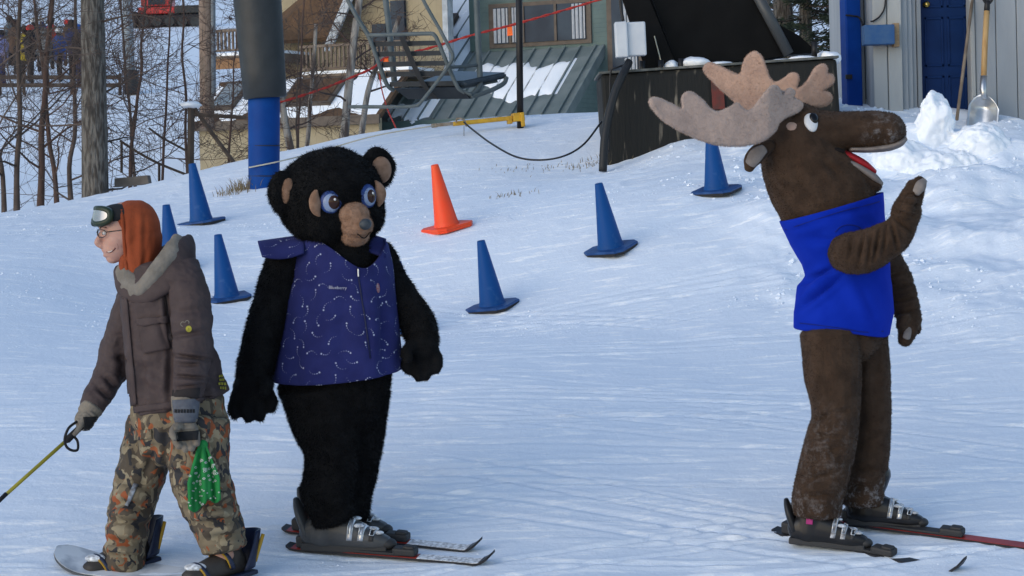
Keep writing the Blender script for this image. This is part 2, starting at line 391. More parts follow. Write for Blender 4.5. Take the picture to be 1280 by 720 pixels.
hk = MB(); hk.box(W(556, 155.5, PD - .12), (.17, .03, .03), A, .004); hk.box(W(543, 157, PD - .12), (.05, .05, .035), A, .005)
hk.tube(curve_pts([W(570, 153, PD - .14), W(572, 148, PD - .16), W(580, 150, PD - .16), W(583, 158, PD - .14)], 5), .008, 6)
hk.build('hook_fitting', pm('rusty_steel', (.16, .12, .08), .6, (.25, .22, .18), 20), arm)
def line(name, pts, r, mat, label, cat, seg=6, n=8, origin=None):
    P = curve_pts(pts, n); o = MB().tube(P, r, seg).build(name, mat, None, True, origin if origin is not None else P[0])
    return tag(o, label, cat)
line('rope', [W(311, 209.5, TD - .14), W(350, 201.5, TD - .1), W(400, 189, TD + .3), W(470, 169.5, PD - .3), W(543, 157, PD - .14)], .0065, m_rope, 'pale rope stretched from the blue pad to the yellow trip arm', 'rope')
line('black_cable', [W(580, 153, PD - .15), W(592, 163, PD - .6), W(615, 180, PD - 1.3), W(645, 196, PD - 1.8), W(675, 200, PD - 1.95), W(705, 195, PD - 1.95), W(730, 180, PD - 1.85), W(752, 152, 19.2)], .008, m_blk, 'thin black cable sagging from the yellow arm to the dark block', 'cable')
line('drop_cord', [W(580, 158, PD - .16), W(580, 180, PD - .16), W(580.5, 221, PD - .16)], .0035, pm('grey_wire', (.12, .12, .13), .6), 'thin grey cord hanging straight down from the yellow arm', 'cord')

# red twisted rope with orange flags
m_red = pm('red_rope', (.50, .045, .03), .7, (.30, .03, .03), 40)
m_flag = pm('orange_flag', (.9, .16, .03), .6)
def red_rope(pts, label, flags, d, r=.013):
    P = curve_pts(pts, 14); e = empty('flag_rope', P[0], label, 'rope', 'red ropes behind the crest')
    P = np.array(P)
    for ph in (0, math.pi):
        q = np.arange(len(P)) * .9 + ph
        off = np.stack([0 * q, np.cos(q) * r * .55, np.sin(q) * r * .55], -1)
        MB().tube(P + off, r * .62, 5).build('strand', m_red, e, True)
    for (x, y) in flags:
        f = MB(); a, b, c, dd = W(x - 3, y - 4, d), W(x + 3, y - 5, d), W(x + 4, y + 6, d - .05), W(x - 3, y + 7, d + .03)
        f.quadbox([a, b, c, dd], (0, 1, .1), .004); f.build('flag', m_flag, e)
red_rope([W(340, 131, 25), W(400, 112, 25), W(462, 87, 25), W(483, 72, 25), W(530, 62, 25), W(590, 44, 25), W(637, 32, 25), W(690, 17, 25), W(760, -4, 25), W(830, -30, 25)],
         'red twisted rope with orange flags running behind the lift chair', [(482, 76), (637, 38)], 25)
red_rope([W(474, 92, 25.2), W(478, 115, 25.2), W(485, 138, 25), W(494, 158, 24.6), W(500, 175, 24.4)], 'short red rope end dropping down to the snow crest', [], 25, .010)

# ------------------------------------------------------------------ lift chair
CD = 21.3; cs = FPX / CD
m_tube = pm('chair_grey_tube', (.075, .095, .10), .5, (.105, .125, .13), 6)
m_slat = pm('charcoal_slat', (.014, .018, .023), .55, (.022, .027, .033), 8)
c = empty('lift_chair', W(540, 118, CD), 'grey tubular lift chair with charcoal slatted back hanging empty', 'lift chair')
def ct(name, pts, r, n=6, mat=None):
    P = curve_pts([W(x, y, CD + dy) for x, y, dy in pts], n) if len(pts) > 2 else [W(x, y, CD + dy) for x, y, dy in pts]
    return MB().tube(P, r / cs, 10).build(name, mat or m_tube, c, True)
ct('back_frame', [(461, 44, .35), (500, 43, .15), (536, 42, -.02), (543, 44, -.05), (548, 53, -.06), (560, 82, -.06), (571, 107, -.05), (578, 114, -.02), (590, 119, .0)], 2.6)
ct('back_frame', [(425, -18, .45), (446, 21, .4), (459, 42, .36), (466, 58, .35), (476, 86, .35), (484, 106, .36), (492, 113, .4)], 2.8)
ct('hanger', [(594, -40, .25), (596, 10, .25), (598, 60, .2), (600, 98, .15), (598, 110, .1), (589, 120, .02)], 4.0)
ct('hanger', [(477, -40, .8), (482, 0, .75), (487, 42, .65), (493, 102, .5)], 4.0)
ct('restraint_bar', [(520, -25, -.1), (529, 0, -.1), (548, 34, -.12), (563, 62, -.15), (566, 70, -.15), (563, 79, -.15), (545, 104, -.12), (526, 128, -.08), (520, 132, -.05), (500, 133.5, .1), (436, 133.5, .45)], 2.3)
ct('arm_rest', [(562, 84, -.05), (580, 83, .05), (599, 81, .18)], 2.2)
for i in range(5):
    z = 54.5 + i * 12.6; xl = 466 + i * 5.2; xr = 546.5 + i * 5.0
    zl, zr = z + .8, z - .8
    s = MB(); s.quadbox([W(xl, zl - 3, CD + .36), W(xr, zr - 3, CD - .05), W(xr + 1, zr + 3, CD - .05), W(xl + 1.5, zl + 3, CD + .36)], (.25, 1, .1), .022)
    s.build('slat', m_slat, c)
s = MB()
for a, b in (((499, 46), (510, 72)), ((510, 72), (522, 98)), ((522, 98), (531, 112)), ((531, 112), (543, 123.5))):
    s.quadbox([W(a[0], a[1], CD + .12), W(a[0] + 6.5, a[1], CD + .10), W(b[0] + 6.5, b[1], CD + .10), W(b[0], b[1], CD + .12)], (.25, 1, .1), -.012)
s.build('centre_strap', pm('black_web', (.015, .017, .02), .6), c)
st = MB(); q = [W(493, 111, CD + .35), W(574, 109, CD - .05), W(588, 123.5, CD - .02), W(510, 124, CD + .38)]
st.quadbox(q, (.1, 1, .3), .03); st.build('seat_rear', m_slat, c)
st = MB(); top = [W(520, 103, CD + .25), W(580, 101, CD - .03), W(634, 90, CD + .28), W(562, 88, CD + .75)]
up = np.cross(np.array(top[1]) - top[0], np.array(top[3]) - top[0]); up = up / np.linalg.norm(up) * np.sign(up[2])
st.quadbox(top, up, -.055)
o = st.build('seat_pad', pm('seat_vinyl', (.03, .045, .06), .4, (.05, .065, .08), 10), c)
b = bmesh.new(); b.from_mesh(o.data); bmesh.ops.bevel(b, geom=b.edges[:], offset=.018, segments=3, affect='EDGES'); b.to_mesh(o.data); b.free()
ct('seat_rail', [(588, 121, .0), (600, 118, .05), (618, 111, .16), (630, 104, .24), (633, 97, .28)], 3.0)
ct('seat_rail', [(560, 112, .3), (585, 108, .25), (622, 101, .25)], 2.2)

# ------------------------------------------------------------------ concrete block with the black terminal housing
def chips(name, base, chip, sc, stretch, lo, hi, rough=.75):
    return pm(name, base, rough, chip, sc, 7, .35, 26, stretch=stretch, thr=(lo, hi), bdist=.02)
m_conc = chips('weathered_black_concrete', (.009, .0095, .009), (.16, .14, .11), 11, (1.3, 1.3, .22), .60, .70)
bA = frame_from((math.sin(R(-3.0)), 0, math.cos(R(-3.0))), (1, 0, 0)); bA = np.array([bA[0], bA[1], bA[2]])
p0 = W(751, 93, 19.35); p1 = W(1046, 73, 19.35); wdt = np.linalg.norm(p1 - p0); ctr = (p0 + p1) / 2
xa = (p1 - p0) / wdt; za = np.cross(xa, (0, 1, 0)); za /= np.linalg.norm(za); ya = np.cross(za, xa); bA = np.array([xa, ya, za])
blk = empty('concrete_block', ctr - za * 1.0, 'low dark weathered concrete block carrying the black terminal housing', 'concrete block')
mb = MB(); mb.box(ctr + ya * .55 - za * .55, (wdt, 1.1, 1.1), bA, .03); mb.build('block', m_conc, blk)
mb = MB(); mb.box(ctr + ya * .55 + za * .012 + xa * .0, (wdt + .03, 1.14, .02), bA, .004); mb.build('steel_cap', pm('dark_cap', (.06, .065, .06), .6, (.12, .12, .11), 15), blk)
mb = MB(); q = W(897, 112, 19.34); mb.box(q, (.10, .02, .32), bA, .003); mb.build('red_plate', pm('faded_red', (.13, .025, .02), .7, (.07, .03, .025), 14), blk)
hs = empty('terminal_housing', ctr + za * .02, 'black slanted steel lift terminal housing on the concrete block', 'lift machinery')
m_hb = pm('black_paint', (.003, .003, .0035), .5, (.005, .005, .0055), 5, spec=.08)
def slant(name, pix, d, depth, mat, par, dirn=(0, 1, 0)):
    mb = MB(); mb.quadbox([W(x, y, d) for x, y in pix], dirn, depth); return mb.build(name, mat, par)
slant('main_panel', [(846, 84), (984, 70), (930, -30), (805, -30)], 19.75, .5, m_hb, hs)
slant('side_beam', [(808, 92), (848, 88), (800, -30), (768, -30)], 19.6, .16, m_hb, hs, (.1, 1, 0))
slant('inner_panel', [(822, 90), (862, 86), (835, -30), (790, -30)], 19.95, .3, m_hb, hs)
MB().tube([W(986, 68, 19.7), W(934, -30, 19.7)], .045, 12).build('edge_tube', pm('dark_grey_steel', (.05, .055, .06), .4), hs, True)
slant('rear_wedge', [(962, 70), (1022, 66), (1000, 45), (958, 22)], 20.1, .25, m_hb, hs)
for (x, y0, y1) in ((803, 96, 76), (826, 94, 75), (851, 91, 73), (1018, 72, 52)):
    MB().tube([W(x, y0, 19.5), W(x, y1, 19.5)], .024, 8).build('anchor_bolt', m_blk, hs, True)
MB().tube([W(818, 45, 19.55), W(826, 76, 19.52)], .005, 6).build('tie_rod', pm('pale_metal', (.4, .38, .3), .4, metal=.5), hs)
# electrical box
eb = empty('electrical_box', W(787, 72, 19.3), 'pale grey electrical box with a hinged lid beside the black housing', 'electrical box')
m_eb = pm('pale_grey_plastic', (.50, .53, .56), .5, (.44, .47, .51), 7)
xe = W(806, 29, 19.3) - W(768, 31, 19.3); ze = W(768, 31, 19.3) - W(771, 71, 19.3); xe /= np.linalg.norm(xe); ze = ze - xe * ze.dot(xe); ze /= np.linalg.norm(ze); ye = np.cross(ze, xe); eA = np.array([xe, ye, ze])
mb = MB(); mb.box(W(795, 49, 19.34), (.155, .13, .27), eA, .012); mb.build('box_body', m_eb, eb)
mb = MB(); mb.box(W(776.5, 50, 19.31), (.10, .15, .285), eA, .012); mb.build('lid', m_eb, eb)
line('conduit', [W(774, -20, 19.4), W(776, 8, 19.4), W(779, 26, 19.38)], .014, m_blk, 'black conduit running up from the electrical box', 'conduit')
line('thin_conduit', [W(790, 78, 19.3), W(772, 84, 19.2), W(764, 88, 19.2), W(762.5, 110, 19.2), W(762, 150, 19.15), W(761, 190, 19.1)], .008, m_blk, 'thin bent conduit between electrical box and thick hose', 'conduit')
line('black_hose', [W(786, 78, 19.3), W(779, 92, 19.15), W(770, 112, 19.1), W(762, 140, 19.05), W(756, 172, 19.0), W(753.5, 214, 18.95)], .033, pm('black_hose_rubber', (.014, .015, .017), .5, bump=.3, bscale=60), 'thick black hose running down the corner of the concrete block', 'hose', 12)
# snow lying on the block
def blob(name, c, r, mat, seed, parent=None, sub=3, amp=.25, freq=1.6):
    bm = bmesh.new(); bmesh.ops.create_icosphere(bm, subdivisions=sub, radius=1)
    V = np.array([v.co for v in bm.verts]); nz = 1 + amp * fbm(V * freq + seed * 3.1, 3, seed)
    V = V * nz[:, None] * np.array(r) + np.array(c); F = [[v.index for v in f.verts] for f in bm.faces]; bm.free()
    return mesh_obj(name, V, F, mat, parent, True, None if parent is not None else c)
sb = empty('snow_patch', ctr + za * .03, 'lumps of snow lying along the top of the dark block', 'snow'); 
for i, (x, y, rx, rz) in enumerate([(818, 90, .09, .03), (840, 86, .07, .07), (868, 81, .14, .06), (900, 82, .12, .035), (925, 82, .12, .025), (980, 77, .14, .02), (1005, 74, .14, .03), (1035, 73, .10, .06)]):
    blob('snow_lump', W(x, y, 19.6), (rx, .16, rz), snow2, i, sb)

# ------------------------------------------------------------------ blue post, shed, tools
m_bp = pm('blue_post_paint', (.001, .03, .19), .5, (.002, .038, .23), 6, spec=.12)
bp = empty('blue_post', W(1066, 140, 20.7), 'tall square blue post standing beside the grey shed', 'post')
q0, q1 = W(1066, 150, 20.7), W(1060.5, -70, 20.7); zz = (q1 - q0); L = np.linalg.norm(zz); zz /= L; A = frame_from(zz, (1, .25, 0))
mb = MB(); mb.box((q0 + q1) / 2, (.142, .142, L), A, .012); mb.build('post', m_bp, bp)
MB().tube(curve_pts([W(1057, 19, 20.58), W(1066, 20, 20.57), W(1074, 22, 20.6), W(1079, 31, 20.5)], 5), .009, 6).build('strap', m_blk, bp)
mb = MB(); mb.box(W(1061, 96, 20.6), (.06, .02, .04), A, .004); mb.build('strap_knot', m_blk, bp)

SD = 20.3; ss = FPX / SD
sz0 = W(1100, 150, SD)[2] - .35
m_sh = pm('pale_shed_paint', (.37, .38, .37), .75, (.30, .31, .31), 4, 6, .25, 22, stretch=(1, 1, .2), bdist=.01)
m_sh2 = pm('grey_shed_paint', (.30, .32, .34), .75, (.25, .27, .29), 4, 6, .25, 22, stretch=(1, 1, .2), bdist=.01)
m_door = pm('navy_door_paint', (.002, .017, .075), .5, (.003, .021, .09), 6, spec=.12, bump=.05)
shed = empty('shed', (W(1200, 150, SD)[0], SD, sz0), 'pale grey board-clad shed with a navy door behind the snow bank', 'shed')
SX = lambda px: W(px, 100, SD)[0]
def sbox(name, x0, x1, y0, y1, z0, z1, mat, par=shed, bev=.006):
    mb = MB(); mb.box(((x0 + x1) / 2, (y0 + y1) / 2, (z0 + z1) / 2), (x1 - x0, y1 - y0, z1 - z0), None, bev); return mb.build(name, mat, par)
zt0, zt1 = sz0, sz0 + 2.5
bx = [SX(1092), SX(1110.3), SX(1129)]
for i in range(2): sbox('pier_board', bx[i] + .004, bx[i + 1] - .004, SD, SD + .03, zt0, zt1, m_sh)
sbox('pier_core', bx[0] + .01, bx[2] - .012, SD + .028, SD + .5, zt0, zt1 - .01, m_sh2)
for i, (a, b_, yy) in enumerate(((1129, 1137, .06), (1137.5, 1144, .10), (1144.5, 1150, .14))):
    sbox('jamb_trim', SX(a), SX(b_), SD + yy, SD + .5, zt0, zt1, m_sh2)
sbox('door_casing', SX(1150.5), SX(1156), SD + .12, SD + .5, zt0, zt1, pm('grey_casing', (.2, .22, .24), .6))
dr = sbox('door', SX(1156.5), SX(1222), SD + .25, SD + .29, zt0 + .02, zt1 - .2, m_door)
for (x0, x1) in ((1163, 1187), (1192, 1216)):
    for (z0, z1) in ((.25, .72), (.80, 1.22), (1.30, 1.75), (1.83, 2.15)):
        a, b_ = SX(x0), SX(x1); fr = MB()
        for (u0, u1, v0, v1) in ((a, b_, z0, z0 + .02), (a, b_, z1 - .02, z1), (a, a + .02, z0, z1), (b_ - .02, b_, z0, z1)):
            fr.box(((u0 + u1) / 2, SD + .245, sz0 + (v0 + v1) / 2), (u1 - u0 - .001, .012, v1 - v0), None, .003)
        fr.build('panel_moulding', m_door, dr)
mb = MB(); mb.lathe([(.0, .06), (.022, .055), (.028, .04), (.022, .026), (.010, .02), (.010, .008), (.03, .006), (.03, 0)], 20, (SX(1166), SD + .25, W(1160, 3, SD)[2]), [(1, 0, 0), (0, 0, 1), (0, -1, 0)])
mb.build('knob', pm('brass', (.5, .36, .1), .25, metal=1), dr, True)
x = SX(1213.5); i = 0
edges = [1213.5, 1220, 1246, 1272, 1298, 1324, 1350, 1376, 1402, 1428]
for i in range(len(edges) - 1):
    yo = -.015 if i == 0 else 0
    sbox('wall_board', SX(edges[i]) + .003, SX(edges[i + 1]) - .003, SD + yo, SD + .03, zt0, zt1, m_sh if i == 0 else m_sh2)
sbox('wall_core', SX(1216), SX(1428) - .01, SD + .028, SD + .24, zt0, zt1 - .01, m_sh2)
sbox('side_wall', SX(1428) + .002, SX(1428) + .05, SD + .01, SD + 2.4, zt0, zt1, m_sh2)
sbox('side_wall', SX(1092) - .04, SX(1092) + .006, SD + .51, SD + 2.4, zt0, zt1, m_sh2)
sbox('rear_wall', SX(1092), SX(1428), SD + 2.4, SD + 2.45, zt0, zt1, m_sh2)
sbox('roof', SX(1092) - .2, SX(1428) + .2, SD - .25, SD + 2.7, zt1 + .002, zt1 + .1, pm('roof_felt', (.06, .06, .065), .8))
# blue switch box on a timber block
sw = empty('switch_box', W(1100, 58, SD), 'small blue wooden box on a timber block fixed to the shed corner', 'switch box')
mb = MB(); mb.box(W(1097.5, 44, SD - .09), (.255, .17, .165), None, .008); mb.build('box', pm('blue_box_paint', (.02, .075, .2), .6, (.035, .09, .2), 18, bump=.2), sw)
mb = MB(); mb.box(W(1119.5, 44, SD - .055), (.05, .10, .20), None, .006); mb.build('timber_block', pm('raw_timber', (.24, .16, .09), .7, (.30, .21, .12), 12, stretch=(1, 6, 6)), sw)
line('wall_cable', [W(1107, -15, SD - .02), W(1106, 8, SD - .02), W(1100, 20, SD - .02), W(1092, 26, SD - .02), W(1088, 27, SD - .015)], .008, m_blk, 'black cable looping down to the blue switch box on the shed', 'cable')
tag(MB().tube([W(1196, 150, SD - .35), W(1217, -12, SD + .02)], .014, 10).build('broom_handle', pm('dark_stick', (.13, .10, .075), .6, (.2, .16, .12), 9), None, True, W(1196, 150, SD - .35)), 'thin wooden pole leaning against the navy shed door', 'pole')
# shovel
sv = empty('shovel', W(1228, 150, SD - .25), 'aluminium scoop shovel with wooden shaft stuck upright in the snow bank', 'shovel')
m_al = pm('aluminium', (.55, .56, .57), .32, (.42, .43, .44), 9, metal=.85, bump=.1)
m_wd = pm('shovel_wood', (.36, .21, .08), .5, (.45, .29, .13), 8, stretch=(3, 3, .5))
MB().tube([W(1229.5, 100, SD - .22), W(1231, 60, SD - .17), W(1233.5, 14, SD - .10)], .0245, 12).build('shaft', m_wd, sv, True)
gr = MB(); gr.tube([W(1233.3, 18, SD - .10), W(1234, 6, SD - .09), W(1234.5, 0, SD - .09)], [.026, .024, .018], 10)
gr.tube(curve_pts([W(1234, 6, SD - .09), W(1229, -2, SD - .09), W(1227, -14, SD - .08), W(1236, -18, SD - .07), W(1244, -14, SD - .08), W(1241, -2, SD - .09), W(1235, 6, SD - .09)], 5), .012, 8)
gr.build('grip', m_blk, sv, True)
so_ = MB(); so_.tube([W(1229.6, 95, SD - .22), W(1229, 112, SD - .24), W(1230, 124, SD - .27)], [.026, .03, .02], 12); so_.build('socket', m_al, sv, True)
# scoop: a dished sheet
nu, nv = 14, 14; V = []
for j in range(nv + 1):
    for i2 in range(nu + 1):
        u = i2 / nu * 2 - 1; v = j / nv
        wv = .17 * (1 - .35 * max(0, .25 - v) / .25); xx = 1231 - 4 * v + u * wv * ss * .78
        yy = 118 + v * 46 + 6 * abs(u) ** 2 * (1 - v) + u * 3
        V.append(W(xx, yy, SD - .20 - .10 * v + .10 * (1 - u * u) * min(1, v * 3) - .04 * u))
Fc = [(j * (nu + 1) + i2, j * (nu + 1) + i2 + 1, (j + 1) * (nu + 1) + i2 + 1, (j + 1) * (nu + 1) + i2) for j in range(nv) for i2 in range(nu)]
o = mesh_obj('scoop', V, Fc, m_al, sv, True); md = o.modifiers.new('s', 'SOLIDIFY'); md.thickness = .006
# loose snow chunks on the bank
random.seed(3)
for i, (px, py, r) in enumerate([(1165, 140, .10), (1150, 150, .09), (1178, 155, .11), (1160, 168, .12)]):
    pass
chunk = empty('snow_chunk', hit_ground(1165, 185), 'upright chunk of hard snow topping the shovelled bank', 'snow chunk')
cp = hit_ground(1163, 180); CDp = cp[1]
CHUNK_ROWS = [(124, 1160, 1170), (131, 1148, 1180), (142, 1147, 1191), (156, 1147, 1192), (170, 1142, 1190), (190, 1134, 1194), (215, 1122, 1200)]

# crumbs of loose snow lying on the packed surface
rng = np.random.default_rng(77); V = []; F = []
ico = [(0, 0, 1), (.9, 0, .2), (-.3, .85, .25), (-.5, -.75, .15), (.2, .2, -.8)]; icf = [(0, 1, 2), (0, 2, 3), (0, 3, 1), (4, 2, 1), (4, 3, 2), (4, 1, 3)]
cx = rng.uniform(-.24, .24, 26000); cy = 9.8 * (22 / 9.8) ** rng.random(26000); cx = cx * cy
dens = fbm(np.stack([cx * .9, cy * 1.6, 0 * cx], -1), 3, 90); bank = np.clip((cx - 1.0) / .8, 0, 1) * np.clip((cy - 13.5) / 2, 0, 1)
kp = (dens + .35 * bank + .12 * (cy > 15.5) - .3 * (cy < 13.5)) > .22 + .25 * rng.random(26000); cx, cy = cx[kp], cy[kp]; cz = zg(cx, cy); bank = bank[kp]
for x, y, z, q in zip(cx, cy, cz, bank):
    r = .003 + .009 * rng.random() ** 3 * (.35 + 1.9 * q + .5 * (y > 15)); n = len(V); a = rng.random() * 6.28; c_, s0 = math.cos(a), math.sin(a)
    for (u, v, w) in ico: V.append((x + r * (u * c_ - v * s0) * 1.3, y + r * (u * s0 + v * c_) * 1.3, z + r * w * (.5 + rng.random() * .5)))
    F += [(n + i, n + j, n + k) for i, j, k in icf]
tag(mesh_obj('snow_crumbs', V, F, snow), 'small crumbs of loose snow scattered over the slope', 'snow', None, 'stuff')
# ------------------------------------------------------------------ figure tools
def cr(P, n):
    return np.array(curve_pts(P, n))
def loft(rings, seg=18, sub=4, ref=(0, 1, 0), cap=True, power=2.0, ck=.8):
    """rings: (centre xyz, a, b): a half-width across, b half-width along ref"""
    A = np.array([[*r[0], r[1], r[2]] for r in rings], float)
    A = cr(A, sub) if len(A) > 1 else A
    C = A[:, :3]; n = len(C); V = []; ref = np.array(ref, float)
    T = np.gradient(C, axis=0); T /= np.linalg.norm(T, axis=1)[:, None] + 1e-9
    rows = []
    def ring(c, t, a, b):
        v = ref - t * ref.dot(t); v /= np.linalg.norm(v) + 1e-9; u = np.cross(v, t)
        out = []
        for k in range(seg):
            q = 2 * math.pi * k / seg; cs_, sn = math.cos(q), math.sin(q)
            e = 2 / power
            out.append(c + u * a * np.sign(cs_) * abs(cs_) ** e + v * b * np.sign(sn) * abs(sn) ** e)
        return out
    r0 = min(A[0, 3], A[0, 4]); r1 = min(A[-1, 3], A[-1, 4])
    seq = []
    if cap:
        for q in (.95, .75, .45): seq.append((C[0] - T[0] * r0 * q * min(ck, .8), T[0], A[0, 3] * math.sqrt(1 - q * q), A[0, 4] * math.sqrt(1 - q * q)))
    for i in range(n): seq.append((C[i], T[i], A[i, 3], A[i, 4]))
    if cap:
        for q in (.45, .75, .95): seq.append((C[-1] + T[-1] * r1 * q * ck, T[-1], A[-1, 3] * math.sqrt(1 - q * q), A[-1, 4] * math.sqrt(1 - q * q)))
    for s in seq: V += ring(*s)
    m_ = len(seq); F = []
    for i in range(m_ - 1):
        for k in range(seg): F.append((i * seg + k, i * seg + (k + 1) % seg, (i + 1) * seg + (k + 1) % seg, (i + 1) * seg + k))
    if cap: F.append(tuple(range(seg - 1, -1, -1))); F.append(tuple((m_ - 1) * seg + k for k in range(seg)))
    return V, F
def ellip(c, r, ax=None, seg=20, rng=12):
    A = np.eye(3) if ax is None else np.array(ax, float); V = []; F = []
    for i in range(rng + 1):
        t = math.pi * i / rng
        if i in (0, rng): t = 1e-3 if i == 0 else math.pi - 1e-3
        for k in range(seg):
            p = 2 * math.pi * k / seg
            V.append(np.array(c) + A[0] * r[0] * math.sin(t) * math.cos(p) + A[1] * r[1] * math.sin(t) * math.sin(p) + A[2] * r[2] * math.cos(t))
    for i in range(rng):
        for k in range(seg): F.append((i * seg + k, (i + 1) * seg + k, (i + 1) * seg + (k + 1) % seg, i * seg + (k + 1) % seg))
    F.append(tuple(range(seg))); F.append(tuple(rng * seg + k for k in range(seg - 1, -1, -1)))
    return V, F
def fused(name, parts, voxel, mat, parent, smooth=6, post=None):
    """union of closed shapes as ONE continuous skin"""
    mb = MB()
    for v, f in parts: mb.add(v, f)
    off = np.array(parent_loc(parent))
    me = bpy.data.meshes.new('tmp'); me.from_pydata([tuple(np.array(v) - off) for v in mb.v], [], mb.f); me.update()
    b = bmesh.new(); b.from_mesh(me); bmesh.ops.recalc_face_normals(b, faces=b.faces[:]); b.to_mesh(me); b.free()
    o = bpy.data.objects.new('tmp', me); col.objects.link(o)
    r = o.modifiers.new('r', 'REMESH'); r.mode = 'VOXEL'; r.voxel_size = voxel; r.use_smooth_shade = True
    if smooth: s = o.modifiers.new('s', 'SMOOTH'); s.factor = .5; s.iterations = smooth
    bpy.context.view_layer.update()
    ev = o.evaluated_get(bpy.context.evaluated_depsgraph_get()); out = bpy.data.meshes.new_from_object(ev)
    bpy.data.objects.remove(o); bpy.data.meshes.remove(me); out.name = name
    if post:
        n = len(out.vertices); V = np.zeros(n * 3); out.vertices.foreach_get('co', V); V = V.reshape(-1, 3)
        Nn = np.zeros(n * 3); out.vertex_normals.foreach_get('vector', Nn); Nn = Nn.reshape(-1, 3)
        V = post(V + off, Nn) - off; out.vertices.foreach_set('co', V.ravel()); out.update()
    return link(name, out, mat, parent, True)
def project(V):
    D_ = V - CAM; z = D_ @ F0
    return 640 + FPX * (D_ @ CR) / z, 360 - FPX * (D_ @ CU) / z
def creases(V, Nn, lines):
    """press folds of cloth in along pixel segments (x0,y0,x1,y1,width px,depth m); negative depth raises a ridge"""
    x, y = project(V); d = np.zeros(len(V)); facing = np.clip(-(Nn[:, 1]) * 2.5 + .6, 0, 1)
    for (x0, y0, x1, y1, w, a) in lines:
        L2 = (x1 - x0) ** 2 + (y1 - y0) ** 2; t = np.clip(((x - x0) * (x1 - x0) + (y - y0) * (y1 - y0)) / L2, 0, 1)
        q = ((x - x0 - t * (x1 - x0)) ** 2 + (y - y0 - t * (y1 - y0)) ** 2) / (w * w)
        d -= a * np.exp(-q) * (.35 + .65 * np.sin(np.clip(t, .04, .96) * math.pi)) - a * .45 * np.exp(-((np.sqrt(q) - 1.9) ** 2)) * np.sin(np.clip(t, .04, .96) * math.pi)
    return 1.7 * d * facing
class Fig:
    def __init__(s, foot, label, cat='person', D=None, group=None):
        p = hit_ground(*foot); s.D = D or p[1]; s.s = FPX / s.D; s.p = p
        s.root = empty('person', p, label, cat, group)
    def J(s, x, y, dy=0): return W(x, y, s.D + dy)
    def limb(s, rows, seg=18, sub=4, ref=(0, 1, 0), cap=True, power=2.0, ck=.8):
        return loft([(s.J(r[0], r[1], r[2]), r[3] / s.s, (r[4] if len(r) > 4 else r[3]) / s.s) for r in rows], seg, sub, ref, cap, power, ck)
    def ball(s, x, y, dy, rx, ry, rz, ax=None): return ellip(s.J(x, y, dy), (rx / s.s, rz / s.s, ry / s.s), ax)
    def shell(s, name, table, top, bot, mat, nth=110, nv=44, thick=.008, post=None, parent=None, fold=None):
        tb_ = np.array(table, float); V = []
        for j in range(nv + 1):
            v = j / nv
            for i in range(nth):
                th = 2 * math.pi * i / nth; y = top(th) * (1 - v) + bot(th) * v
                c, a, b_ = (np.interp(y, tb_[:, 0], tb_[:, k]) for k in (1, 2, 3))
                f = 1 + (fold(th, v) if fold else 0)
                V.append(s.J(c + a * math.cos(th) * f, y, -b_ * math.sin(th) * f / s.s))
        F = [(j * nth + i, j * nth + (i + 1) % nth, (j + 1) * nth + (i + 1) % nth, (j + 1) * nth + i) for j in range(nv) for i in range(nth)]
        o = mesh_obj(name, V, F, mat, parent or s.root, True)
        me = o.data; n = len(me.vertices); off = np.array(parent_loc(parent or s.root))
        b = bmesh.new(); b.from_mesh(me); bmesh.ops.recalc_face_normals(b, faces=b.faces[:]); b.to_mesh(me); b.free()
        if post:
            V = np.array([v.co for v in me.vertices]); Nn = np.array([v.vector for v in me.vertex_normals])
            for v, q in zip(me.vertices, post(V + off, Nn) - off): v.co = q
        sm = o.modifiers.new('s', 'SMOOTH'); sm.factor = .4; sm.iterations = 2
        md = o.modifiers.new('t', 'SOLIDIFY'); md.thickness = thick; md.offset = 0
        return o
def bvh_world(o):
    dg = bpy.context.evaluated_depsgraph_get(); bpy.context.view_layer.update(); dg = bpy.context.evaluated_depsgraph_get()
    ev = o.evaluated_get(dg); me = ev.to_mesh(); off = parent_loc(o)
    b = BVHTree.FromPolygons([v.co + off for v in me.vertices], [tuple(p.vertices) for p in me.polygons]); ev.to_mesh_clear(); return b
def stick(b, px, py):
    v = (px - 640) / FPX * CR + (360 - py) / FPX * CU + F0; v /= np.linalg.norm(v)
    h = b.ray_cast(Vector(CAM), Vector(v))
    if h[0] is None: return None, None
    n = h[1] if h[1].dot(Vector(v)) < 0 else -h[1]
    return np.array(h[0]), np.array(n)
def patch(name, b, quad, mat, parent, nx=10, ny=10, lift=.004, thick=.004, smooth=True):
    """a cloth patch lying on a garment: quad of 4 pixel corners, draped on the surface"""
    q = np.array(quad, float); V = []
    for j in range(ny + 1):
        for i in range(nx + 1):
            u, v = i / nx, j / ny; p = (q[0] * (1 - u) + q[1] * u) * (1 - v) + (q[3] * (1 - u) + q[2] * u) * v
            h, n = stick(b, *p)
            V.append(None if h is None else h + n * lift)
    ok = [i for i, v in enumerate(V) if v is not None]; mp_ = {i: k for k, i in enumerate(ok)}
    F = []
    for j in range(ny):
        for i in range(nx):
            f = (j * (nx + 1) + i, (j + 1) * (nx + 1) + i, (j + 1) * (nx + 1) + i + 1, j * (nx + 1) + i + 1)
            if all(k in mp_ for k in f): F.append(tuple(mp_[k] for k in f))
    if not F: return None
    o = mesh_obj(name, [V[i] for i in ok], F, mat, parent, smooth)
    if thick: md = o.modifiers.new('t', 'SOLIDIFY'); md.thickness = thick; md.offset = 1
    return o
